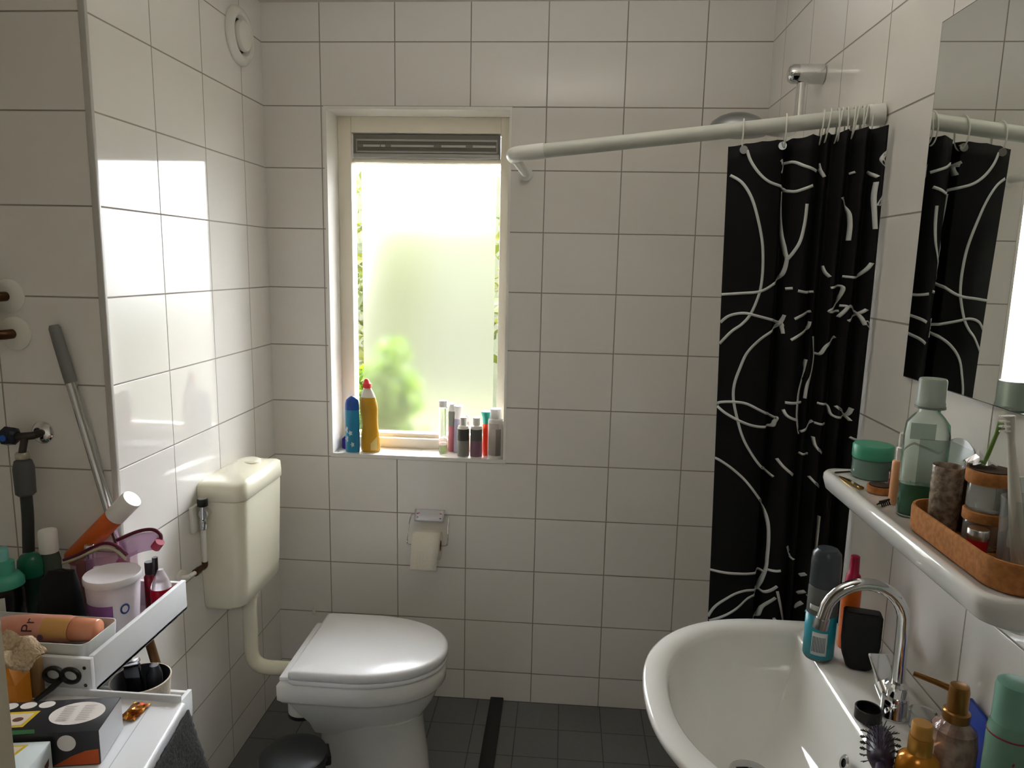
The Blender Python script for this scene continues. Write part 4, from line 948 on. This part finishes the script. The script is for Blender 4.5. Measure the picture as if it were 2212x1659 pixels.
m = MB(); m.loft([tubsec(.0622,.022,.022), tubsec(.064,.0235,.0235), tubsec(.108,.021,.021), tubsec(.111,.019,.019)]); P(m, 'cap', col('salmon_cap', 222,150,116, .25), t, smooth=60)
m = MB(); m.grid(lambda u, v: (.012+.052*u, -.0268*math.cos(math.radians(-10+85*v))-.0004, .0268*math.sin(math.radians(-10+85*v))+.0003), 5, 10); P(m, 'yellow_fruit_print', col('fruit', 206,158,92), t)
def text_mesh(txt, size):
    c = bpy.data.curves.new('lettering', 'FONT'); c.body = txt; c.size = size; c.resolution_u = 3
    o = bpy.data.objects.new('tmp', c); COL.objects.link(o)
    dg = bpy.context.evaluated_depsgraph_get(); dg.update()
    me = bpy.data.meshes.new_from_object(o.evaluated_get(dg)); bpy.data.objects.remove(o); return me
me = text_mesh('Pr', .031); m = MB()
for v in me.vertices:    # letters run round the tube
    a = math.radians(9)+v.co.x/.0275; m.v.append(Vector((-.002-(v.co.y), -.0278*math.cos(a), .0278*math.sin(a))))
for p in me.polygons: m.f.append(list(p.vertices)); m.m.append(0)
P(m, 'lettering', col('ink_plum', 70,40,54), t, smooth=0)
m = MB(); m.add([(.014+.006*math.cos(k*PI/8), -.0279, -.004+.006*math.sin(k*PI/8)) for k in range(16)], [tuple(range(16))]); P(m, 'round_print', col('print_mauve', 126,92,120), t, smooth=0)
# second tier
BZ = .5315
t = thing('round_basket', 'pale round basket on the second trolley tier full of dark things', 'basket', (.092, -1.015, BZ))
m = MB(); m.lathe([(.048,0),(.052,.003),(.062,.118),(.0645,.130),(.0615,.131)], 40, cap1=False); P(m, 'basket_wall', pbr('basket_cloth', rgb(206,196,180), .85, noise=(200, rgb(180,168,150), .4)), t)
m = MB(); m.lathe([(.0610,.1305),(.0595,.118),(.049,.01),(.004,.008)], 40, cap0=False); P(m, 'lining', col('lining_dark', 62,60,60, .8), t)
t = thing('dark_case', 'shiny black case sticking out of the round basket', 'case', (.092, -1.02, BZ+.0135), (math.radians(-3), math.radians(-6), math.radians(20)))
m = MB(); m.rbox(-.017, .017, -.011, .011, 0, .150, .005); P(m, 'case_body', col('case_black', 18,18,22, .12), t)
m = MB(); m.rbox(-.0172, .0172, -.0112, .0112, .151, .161, .003); P(m, 'case_tip', M_SATIN, t)
t = thing('dark_bottle', 'dark grey bottle standing in the round basket', 'bottle', (.115, -.998, BZ+.0135), (0, 0, 0))
m = MB(); m.lathe([(.016,0),(.018,.003),(.018,.12),(.012,.132),(.01,.14)], 24); P(m, 'body', col('bottle_dark', 40,40,46, .25), t)
t = thing('green_packet', 'small green and yellow packet beside the round basket', 'packet', (-.012, -1.115, BZ), (0,0,.4))
m = MB(); m.rbox(-.018, .018, -.010, .010, 0, .085, .004); P(m, 'yellow_base', col('packet_yellow', 206,170,60), t)
m = MB(); m.rbox(-.017, .017, -.0095, .0095, .0855, .115, .005); P(m, 'green_top', col('packet_green', 96,168,52), t)
t = thing('black_case', 'shiny black flat case standing in front of the round basket', 'case', (.075, -1.104, BZ), (0,0,math.radians(6)))
m = MB(); m.rbox(-.06, .06, -.017, .017, 0, .092, .004); P(m, 'case_base', col('case_black', 18,18,22, .12), t)
m = MB(); m.rbox(-.06, .06, -.017, .017, .0925, .108, .004); P(m, 'case_lid', col('case_lid', 26,26,34, .15), t)

# low cabinet -------------------------------------------------------
t = thing('low_cabinet', 'low white cabinet with a grooved top board at bottom left', 'cabinet', (.05, -1.52, 0))
CW = col('cabinet_white', 224,226,230, .28)
def cab(z, e=0): return [(-.40-e, .222+e, z), (-.40-e, -.235, z), (.375+e, -.235, z), (.296+e, .222+e, z)]
m = MB(); m.loft([cab(.0), cab(.772)]); P(m, 'carcass', CW, t, smooth=0)
m = MB(); m.loft([cab(.773,.004), cab(.778,.008), cab(.796,.008), cab(.8,.004)]); P(m, 'top_board', CW, t, smooth=0, bevel=.002)
m = MB()
for k in range(5):
    x0 = .25-.1*k; m.add([(x0-.004+.0, .215, .8003), (x0-.0025, .215, .8003), (x0+.075-.0025, -.23, .8003), (x0+.075-.004, -.23, .8003)], [(0,1,2,3)])
P(m, 'groove', col('groove_grey', 176,178,184, .6), t, smooth=0)
m = MB(); m.rbox(-.40, .296, .226, .232, .772, .812, .002); P(m, 'rear_ledge', CW, t)
t = thing('black_towel', 'black textured towel hanging over the side of the white cabinet', 'towel', (.36, -1.52, .55))
rnd = random.Random(12)
def tw(u, v):
    y = .24-.44*u; top = Vector((-.004+.0+(.222-y)*.173+.006, y-.012, .235)); bot = Vector((.024+(.222-y)*.173, y+.03*(1-u), .02))
    p = top.lerp(bot, v); p.x += .004*math.sin(u*22+v*3)*v+rnd.uniform(-.0012,.0012); return p
m = MB(); m.grid(tw, 50, 30); P(m, 'terry_cloth', pbr('towel_black', rgb(24,24,24), .95, noise=(160, rgb(48,48,46), 1)), t, solid=.004)
# boxes on the cabinet
CZ = .8008
BK = col('carton_black', 28,28,34, .4)
t = thing('black_carton', 'black carton with a big white oval label on the white cabinet', 'box', (.200, -1.441, CZ), (0,0,math.radians(11.5)))
m = MB(); m.rbox(-.1, .1, -.046, .046, 0, .06, .0015); P(m, 'carton', BK, t)
def oval(cx, cy, rx, ry, z, nm, mat, rot=0):
    m = MB(); c, s = math.cos(rot), math.sin(rot); pts = []
    for k in range(32):
        a = 2*PI*k/32; x, y = rx*math.cos(a), ry*math.sin(a); pts.append((cx+x*c-y*s, cy+x*s+y*c, z))
    m.add(pts, [tuple(range(32))]); return P(m, nm, mat, t, smooth=0)
PW = col('print_white', 222,216,212, .5)
oval(.048, .004, .042, .031, .0604, 'oval_label', PW)
m = MB(); rnd = random.Random(2)
for k in range(9):
    y = .024-k*.0048
    for x0 in (.022, .052): m.add([(x0, y, .0607), (x0+.016+rnd.uniform(0,.006), y, .0607), (x0+.016, y-.0016, .0607), (x0, y-.0016, .0607)], [(0,1,2,3)])
P(m, 'small_print', col('print_grey', 170,160,156, .6), t, smooth=0)
for cx in (-.012, -.041, -.07): oval(cx, .033, .0125, .0095, .0604, 'round_label', PW)
m = MB(); m.add([(-.098,.016,.0604), (-.014,.016,.0604), (-.021,-.026,.0604), (-.098,-.026,.0604)], [(0,1,2,3)]); P(m, 'yellow_frame', col('frame_yellow', 206,176,40, .5), t, smooth=0)
m = MB(); m.add([(-.096,.010,.0607), (-.021,.010,.0607), (-.026,-.021,.0607), (-.096,-.021,.0607)], [(0,1,2,3)]); P(m, 'picture_panel', col('panel_cream', 214,200,184, .5), t, smooth=0)
oval(-.038, -.006, .008, .006, .0609, 'brown_motif', col('motif_brown', 96,62,40, .6))
m = MB(); m.add([(-.098,-.034,.0604), (.0,-.034,.0604), (.006,-.045,.0604), (-.098,-.045,.0604)], [(0,1,2,3)]); P(m, 'green_stripe', col('stripe_green', 40,92,48, .5), t, smooth=0)
m = MB(); m.add([(.1004,-.044,.002), (.1004,.044,.002), (.1004,.044,.0585), (.1004,-.044,.0585)], [(0,1,2,3)]); P(m, 'grey_end', col('end_grey', 168,170,172, .35), t, smooth=0)
m = MB(); m.add([(.052+.014*math.cos(k*PI/12), -.0464, .041+.014*math.sin(k*PI/12)) for k in range(24)], [tuple(range(24))]); P(m, 'front_round_label', PW, t, smooth=0)
m = MB(); m.add([(.03,-.0464,.002), (.099,-.0464,.002), (.099,-.0464,.028), (.08,-.0464,.026), (.058,-.0464,.018)], [(0,1,2,3,4)]); P(m, 'orange_print', col('print_orange', 186,78,26, .5), t, smooth=0)
t = thing('white_carton', 'white carton with a yellow framed picture in front of the black carton', 'box', (.166, -1.563, CZ), (0,0,math.radians(10)))
m = MB(); m.rbox(-.09, .09, -.06, .06, 0, .053, .0015); P(m, 'carton', col('carton_white', 204,214,216, .4), t)
m = MB(); m.add([(-.088,.052,.0534), (.062,.052,.0534), (.05,.012,.0534), (-.088,.012,.0534)], [(0,1,2,3)]); P(m, 'yellow_frame', col('frame_yellow', 206,176,40, .5), t, smooth=0)
m = MB(); m.add([(-.086,.048,.0537), (.056,.048,.0537), (.046,.017,.0537), (-.086,.017,.0537)], [(0,1,2,3)]); P(m, 'picture_panel', col('panel_cream', 214,200,184, .5), t, smooth=0)
oval(.034, .032, .011, .008, .0539, 'brown_motif', col('motif_dark', 72,44,36, .6))
m = MB()
for k in range(5): m.add([(.0904,.05-k*.022,.03-(k%2)*.004), (.0904,.036-k*.022,.026), (.0904,.04-k*.022,.014), (.0904,.048-k*.022,.018)], [(0,1,2,3)])
P(m, 'side_print', col('motif_dark', 72,44,36, .6), t, smooth=0)
t = thing('gold_wrapper', 'crumpled golden candy wrapper beside the black carton', 'wrapper', (.283, -1.332, CZ))
m = MB(); rnd = random.Random(5); m.grid(lambda u, v: ((u-.5)*.03+rnd.uniform(-.002,.002), (v-.5)*.05+rnd.uniform(-.002,.002), .001+.008*math.sin(u*PI)*math.sin(v*PI)+rnd.uniform(0,.004)), 7, 8); P(m, 'foil', pbr('gold_foil', rgb(196,140,48), .3, .9, noise=(60, rgb(130,50,20), .3)), t, smooth=0, solid=.0004)
t = thing('cardboard_box', 'brown cardboard piece standing behind the orange box', 'box', (.036, -1.304, CZ))
m = MB(); m.rbox(-.1, .052, -.006, .008, 0, .078, .001); P(m, 'cardboard', col('cardboard', 138,106,66, .85), t)
t = thing('orange_box', 'bright orange folded box at the bottom left corner', 'box', (.045, -1.334, CZ))
m = MB(); m.loft([[(-.12,-.018,0),(.032,-.018,0),(.032,.018,0),(-.12,.018,0)], [(-.12,-.018,.05),(.032,-.018,.05),(.032,.018,.058),(-.12,.018,.058)], [(-.12,-.002,.086),(-.012,-.002,.086),(-.004,.006,.088),(-.12,.006,.088)]]); P(m, 'carton', col('orange_card', 214,134,30, .5), t, smooth=0)
t = thing('beige_towel', 'crumpled beige terry cloth lying on the orange box', 'cloth', (.066, -1.332, CZ+.075))
m = MB(); rnd = random.Random(21)
def bt(u, v):
    x = -.14+.19*u; s = max(0, u-.6)/.4
    y = -.028+.056*v
    z = .052-.075*v*(.25+.75*0)-.018*s*s+.006*math.sin(u*23+v*2)+.005*math.sin(u*11-v*7)
    y = .018-.05*v+.007*math.sin(u*26+1.5*v)*(.3+v)-.004*s
    return (x-.012*v*s+rnd.uniform(-.0008,.0008), y+rnd.uniform(-.0008,.0008), z+rnd.uniform(-.0008,.0008))
m.grid(bt, 90, 34); P(m, 'terry_cloth', pbr('terry_beige', rgb(196,176,148), .95, noise=(220, rgb(170,148,120), 1)), t, solid=.006)
t = thing('scissors', 'black handled scissors leaning on the trolley board', 'scissors', (.108, -1.2985, CZ-.0005))
for cx, tl in ((.0, .25), (.034, -.2)):
    m = MB(); m.tube([(cx+.0165*math.cos(2*PI*k/24), .001*math.sin(2*PI*k/24)-.001, .043+.0125*math.sin(2*PI*k/24)+tl*.2*.0165*math.cos(2*PI*k/24)) for k in range(24)], .0042, 8, closed=True)
    P(m, 'handle', M_BLACK, t)
m = MB(); m.tube([(.014,-.002,.034), (.0,-.008,.02), (-.02,-.024,.004)], [.006,.006,.004], 10); P(m, 'pivot_arm', M_BLACK, t)
m = MB(); m.loft([[(-.018,-.022,.0015),(-.026,-.018,.0015),(-.026,-.018,.003),(-.018,-.022,.003)], [(-.052,-.032,.0006),(-.054,-.030,.0006),(-.054,-.030,.0016),(-.052,-.032,.0016)]]); P(m, 'blade', M_SATIN, t)

# broom stick, tap, hose, mixer on the shaft wall --------------------
t = thing('broom_stick', 'grey gripped metal broom stick leaning beside the shaft corner', 'broom', (.223, -.9245, 0))
pole = lambda z: Vector((-.113+.232*(1.449-z)-.223, 0, z))
m = MB(); m.tube([pole(.0), pole(.9)], .0105, 18); P(m, 'lower_rod', pbr('rod_brown', rgb(112,78,48), .35, .5), t)
m = MB(); m.tube([pole(.9), pole(1.325)], .0115, 18); P(m, 'steel_rod', M_SATIN, t)
m = MB(); m.tube([pole(1.322), pole(1.335), pole(1.41), pole(1.445), pole(1.452)], [.0122,.0127,.0127,.0122,.009], 18); P(m, 'grip', col('grip_grey', 118,120,118, .5), t)
t = thing('wall_tap', 'dark blue knobbed tap with chrome rosette on the shaft wall', 'tap', (-.172, -.9095, 1.2))
m = MB(); M = Matrix.Rotation(PI/2, 4, 'X'); m.lathe([(.026,.0),(.026,.004),(.020,.010),(.012,.012)], 28, 0, M); P(m, 'rosette', M_CHROME, t)
m = MB(); m.tube([(0,-.008,0), (0,-.034,0), (-.012,-.042,0), (-.03,-.045,-.001)], .009, 16); m.tube([(-.012,-.042,0), (-.016,-.044,-.02), (-.020,-.045,-.038)], .008, 14); P(m, 'body', pbr('tap_dark', rgb(70,66,62), .3, .8), t)
m = MB(); m.loft([[(x, -.045+r*math.cos(k*PI/4), r*math.sin(k*PI/4)) for k in range(8)] for x, r in ((-.028,.012),(-.034,.02),(-.056,.022),(-.062,.016))]); P(m, 'knob', col('knob_navy', 22,28,44, .3), t, smooth=30)
m = MB(); m.cyl((-.045,-.0665,0), (-.045,-.0685,0), .007, 18); P(m, 'blue_dot', col('dot_blue', 40,96,190, .3), t)
m = MB(); m.lathe([(.0135,-.052),(.0145,-.05),(.0145,-.04),(.012,-.037)], 20, 0, Matrix.Translation((-.020,-.045,0))); P(m, 'hose_nut', pbr('nut_chrome', rgb(170,168,150), .3, .6), t)
t = thing('drain_hose', 'dark grey hose hanging from the wall tap behind the trolley', 'hose', (-.192, -.9545, 1.147))
m = MB(); m.lathe([(.016,-.085),(.021,-.08),(.022,-.02),(.018,-.004),(.012,0)], 24); P(m, 'connector', col('hose_grey', 76,78,78, .5), t)
m = MB(); m.tube(smoothpath([(0,.0,-.084), (-.004,.004,-.14), (-.02,.016,-.24), (-.03,.026,-.33), (-.03,.0265,-.6), (-.03,.0265,-1.13)], 8), .0125, 16); P(m, 'hose_pipe', col('hose_black', 46,48,48, .55), t)
t = thing('wall_mixer', 'bronze shower mixer with two white wall rosettes at the left edge', 'mixer', (-.222, -.9095, 1.47))
for x, z in ((-.003,.043), (.005,-.041)):
    m = MB(); M = Matrix.Translation((x,0,z)) @ Matrix.Rotation(PI/2, 4, 'X'); m.lathe([(.038,.0),(.038,.003),(.030,.010),(.016,.012)], 36, 0, M); P(m, 'rosette', M_WHITE_P, t)
    m = MB(); m.tube([(x,-.01,z), (x,-.035,z), (x-.012,-.046,z), (x-.04,-.048,z)], .011, 16); P(m, 'union', M_BRONZE, t)
m = MB(); m.tube([(-.052,-.048,-.062), (-.052,-.048,.064)], .017, 20); m.lathe([(.014,.064),(.022,.068),(.022,.095),(.016,.1)], 20, 0, Matrix.Translation((-.052,-.048,0))); P(m, 'body', M_BRONZE, t)
